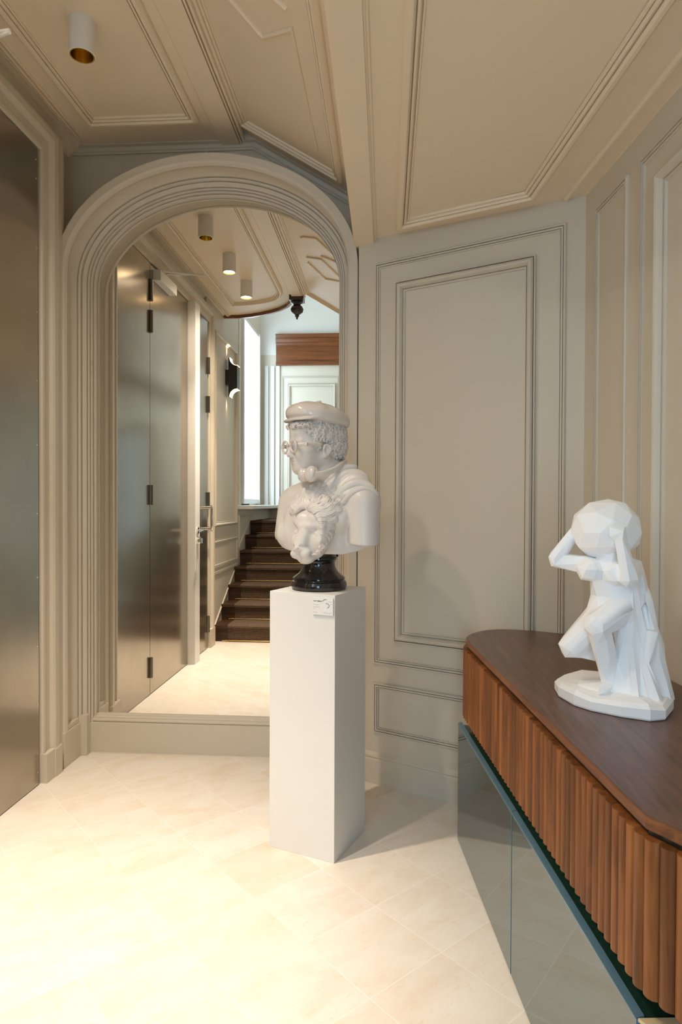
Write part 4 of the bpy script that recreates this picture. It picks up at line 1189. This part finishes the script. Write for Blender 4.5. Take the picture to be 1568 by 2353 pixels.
# ================================================================== faceted white figure carrying a globe
def make_figure():
    # placed where its foot stands on the worktop; X right, -Y towards the viewer
    root = empty('figure_sculpture', (.5548, 1.6586, ST+.0012), math.radians(-18.5), label='white faceted sculpture of a kneeling figure carrying a globe, on the walnut worktop', cat='sculpture')
    D = 1.622
    def P(x, y, d): return ((x-1405)*(D+d)/1508., d, 1.25-ST-(y-1157)*(D+d)/1508.)
    f = Field((-.17,-.16,-.005), (.19,.16,.53), .0028)
    C = lambda a, b, ra, rb, k=.012: cap(f, P(*a), P(*b), ra, rb, k)
    Ee = lambda c, r, k=.012, mode='u': f.op(s_ell(P(*c), r), P(*c), max(r), k, mode)
    f.op(s_ell((.0,.0,.030), (.085,.065,.020)), (0,0,.03), .09, .004)
    # standing leg (bent), foot
    C((1424,1400,-.02), (1376,1438,-.075), .036, .030, .012)
    C((1376,1438,-.072), (1393,1500,-.050), .027, .024, .010)
    C((1393,1500,-.050), (1402,1570,-.030), .024, .0165, .010)
    C((1402,1575,-.030), (1388,1588,-.075), .016, .013, .010)
    # lifted leg: thigh out to the left, shin folded back
    C((1392,1405,.01), (1322,1490,.005), .038, .031, .012)
    C((1320,1492,.005), (1395,1505,.050), .027, .020, .010)
    C((1395,1505,.050), (1426,1512,.085), .018, .016, .010)
    C((1424,1508,.085), (1430,1530,.100), .016, .012, .008)
    # pelvis, waist, ribs, chest
    Ee((1402,1393,.0), (.046,.036,.036), .02)
    Ee((1400,1362,.0), (.038,.032,.034), .02)
    Ee((1405,1330,.0), (.050,.040,.044), .02)
    Ee((1360,1312,-.035), (.033,.028,.027), .008)
    Ee((1414,1318,-.036), (.032,.026,.027), .008)
    Ee((1352,1300,-.005), (.026,.028,.024), .012)
    Ee((1440,1302,-.005), (.030,.028,.026), .012)
    # arms
    C((1348,1298,-.005), (1288,1290,-.010), .022, .0175, .008)
    C((1284,1290,-.010), (1282,1286,-.01), .018, .018, .006)
    C((1284,1286,-.010), (1322,1226,.006), .0185, .0130, .008)
    C((1322,1226,.006), (1332,1206,.012), .014, .011, .008)
    C((1440,1302,-.020), (1441,1326,-.055), .024, .0190, .008)
    C((1443,1326,-.055), (1425,1246,-.068), .0195, .0145, .008)
    Ee((1417,1222,-.072), (.019,.013,.022), .006)
    C((1408,1226,-.076), (1402,1214,-.074), .007, .005, .004)
    # head bowed under the globe
    Ee((1398,1280,-.01), (.026,.030,.026), .010)
    # drapery from the shoulder to the base
    C((1448,1300,.015), (1462,1380,.020), .024, .030, .015)
    C((1440,1340,-.004), (1446,1440,.000), .026, .034, .015)
    C((1462,1380,.018), (1480,1480,.015), .032, .036, .015)
    C((1446,1440,.0), (1448,1560,-.010), .034, .042, .015)
    C((1480,1480,.015), (1500,1600,.010), .036, .044, .015)
    C((1440,1500,-.01), (1425,1605,-.020), .020, .038, .015)
    C((1490,1450,-.020), (1484,1505,-.035), .014, .010, .004)
    C((1470,1500,-.030), (1500,1600,-.060), .010, .018, .004)
    C((1450,1480,-.030), (1470,1610,-.065), .010, .022, .005)
    C((1500,1520,.0), (1522,1605,-.020), .012, .018, .005)
    for a, b in (((1476,1505,-.052),(1494,1602,-.082)), ((1462,1470,-.040),(1474,1600,-.075)), ((1500,1500,-.030),(1513,1600,-.055)), ((1452,1340,-.030),(1470,1470,-.035)), ((1462,1320,.0),(1482,1440,-.012))):
        cap(f, P(*a), P(*b), .0045, .0075, .006, 's')
    f.op(s_half((0,0,.0), (0,0,-1)), (0,0,-.05), (.3,.3,.052), 0, 's')
    f.op(s_half((0,0,.022), (0,0,1)), (0,0,-.02), (.3,.3,.042), 0, 's')
    me = f.mesh('figure_body', 1)
    def low(me, ratio, ang, seed):
        ob = bpy.data.objects.new('tmp', me); COL.objects.link(ob)
        d = ob.modifiers.new('d', 'DECIMATE'); d.ratio = ratio
        dg = bpy.context.evaluated_depsgraph_get(); m2 = bpy.data.meshes.new_from_object(ob.evaluated_get(dg))
        bpy.data.objects.remove(ob); bpy.data.meshes.remove(me)
        return m2
    n = len(me.polygons)
    m2 = low(me, 620./(2*n), 0, 0)
    o = link('figure_body', m2, M['plaster'], root)
    bv = o.modifiers.new('b', 'BEVEL'); bv.width = .0012; bv.segments = 2; bv.limit_method = 'ANGLE'; bv.angle_limit = math.radians(12)
    # base slab with an irregular faceted rim
    def G(x, y, z): q = (1.25-ST-z)*1508./(y-1157); return ((x-1405)*q/1508., q-D)
    bo = [(1283,1597),(1291,1613),(1326,1632),(1364,1641),(1430,1648),(1490,1650),(1521,1642),(1536,1616),(1515,1590),(1470,1574),(1400,1568),(1340,1572),(1300,1583)]
    ring0 = [G(x,y,0) for x,y in bo]; c0 = (sum(p[0] for p in ring0)/len(bo), sum(p[1] for p in ring0)/len(bo))
    lev = [(.0,.985),(.004,1.0),(.024,1.0),(.034,.94),(.037,.80)]; n_ = len(bo)
    b = MB(); vs = []
    for z, sc_ in lev:
        for i, (x, y) in enumerate(ring0): vs.append((c0[0]+(x-c0[0])*sc_, c0[1]+(y-c0[1])*sc_, z*(1+(.10*((i*7)%3-1) if z > .01 else 0))))
    fs = [(k*n_+i, k*n_+(i+1)%n_, (k+1)*n_+(i+1)%n_, (k+1)*n_+i) for k in range(len(lev)-1) for i in range(n_)]
    b.add(vs, fs+[tuple(range(n_-1,-1,-1)), tuple((len(lev)-1)*n_+i for i in range(n_))])
    b.build('base', M['plaster'], root)
    # the globe: irregular facets
    bm = bmesh.new(); bmesh.ops.create_icosphere(bm, subdivisions=2, radius=1.)
    rr = random.Random(11)
    for v in bm.verts:
        v.co += Vector((rr.uniform(-.13,.13), rr.uniform(-.13,.13), rr.uniform(-.13,.13))); v.co.normalize(); v.co *= rr.uniform(.965,1.02)
    bmesh.ops.dissolve_limit(bm, angle_limit=math.radians(9), verts=bm.verts, edges=bm.edges)
    gm = bpy.data.meshes.new('globe'); bm.to_mesh(gm); bm.free()
    X, _, Z = P(1392, 1216, .012)
    gl = link('globe', gm, M['plaster'], root); gl.location = (X, .012, Z); gl.scale = (.0865,.085,.0775)
    bv = gl.modifiers.new('b', 'BEVEL'); bv.width = .02; bv.segments = 2; bv.limit_method = 'ANGLE'; bv.angle_limit = math.radians(8)
    return root
make_figure()
# ================================================================== light
def spot(loc, power, angle, blend, color, radius=.03, rot=(0,0,0)):
    l = bpy.data.lights.new('spot_light', 'SPOT'); l.energy = power; l.spot_size = math.radians(angle); l.spot_blend = blend
    l.color = color; l.shadow_soft_size = radius
    o = bpy.data.objects.new('spot_light', l); COL.objects.link(o); o.location = loc; o.rotation_euler = rot
    return o
WARM = (1., .86, .70)
for x, y, lit, _ in SPOTS:
    if lit:
        spot((x, y, 2.893), 240, 72, 1., WARM, .030)      # the beam
        spot((x, y, 2.893), 46, 150, 1., WARM, .030)      # the spill of the same lamp
for z, rot in ((2.455-.16, (0,0,0)), (2.455+.16, (PI,0,0))):
    spot((-1.533,.16,z+(.03 if z > 2.455 else -.03)), 4, 50, .7, WARM, .008, rot)
w = bpy.data.worlds.new('world'); SC.world = w; w.use_nodes = True
w.node_tree.nodes['Background'].inputs['Color'].default_value = (.5,.6,.8,1)
w.node_tree.nodes['Background'].inputs['Strength'].default_value = .05
vs_ = SC.view_settings
vs_.view_transform = 'Standard'; vs_.look = 'None'; vs_.gamma = 1.; vs_.use_curve_mapping = False
SC.display_settings.display_device = 'sRGB'
vs_.exposure = -.10
cy_ = SC.cycles
cy_.use_denoising = True
cy_.max_bounces = 9; cy_.diffuse_bounces = 5; cy_.glossy_bounces = 4
cy_.use_adaptive_sampling = True; cy_.adaptive_threshold = .03
cy_.caustics_reflective = True; cy_.blur_glossy = 1.
cy_.sample_clamp_indirect = 6.
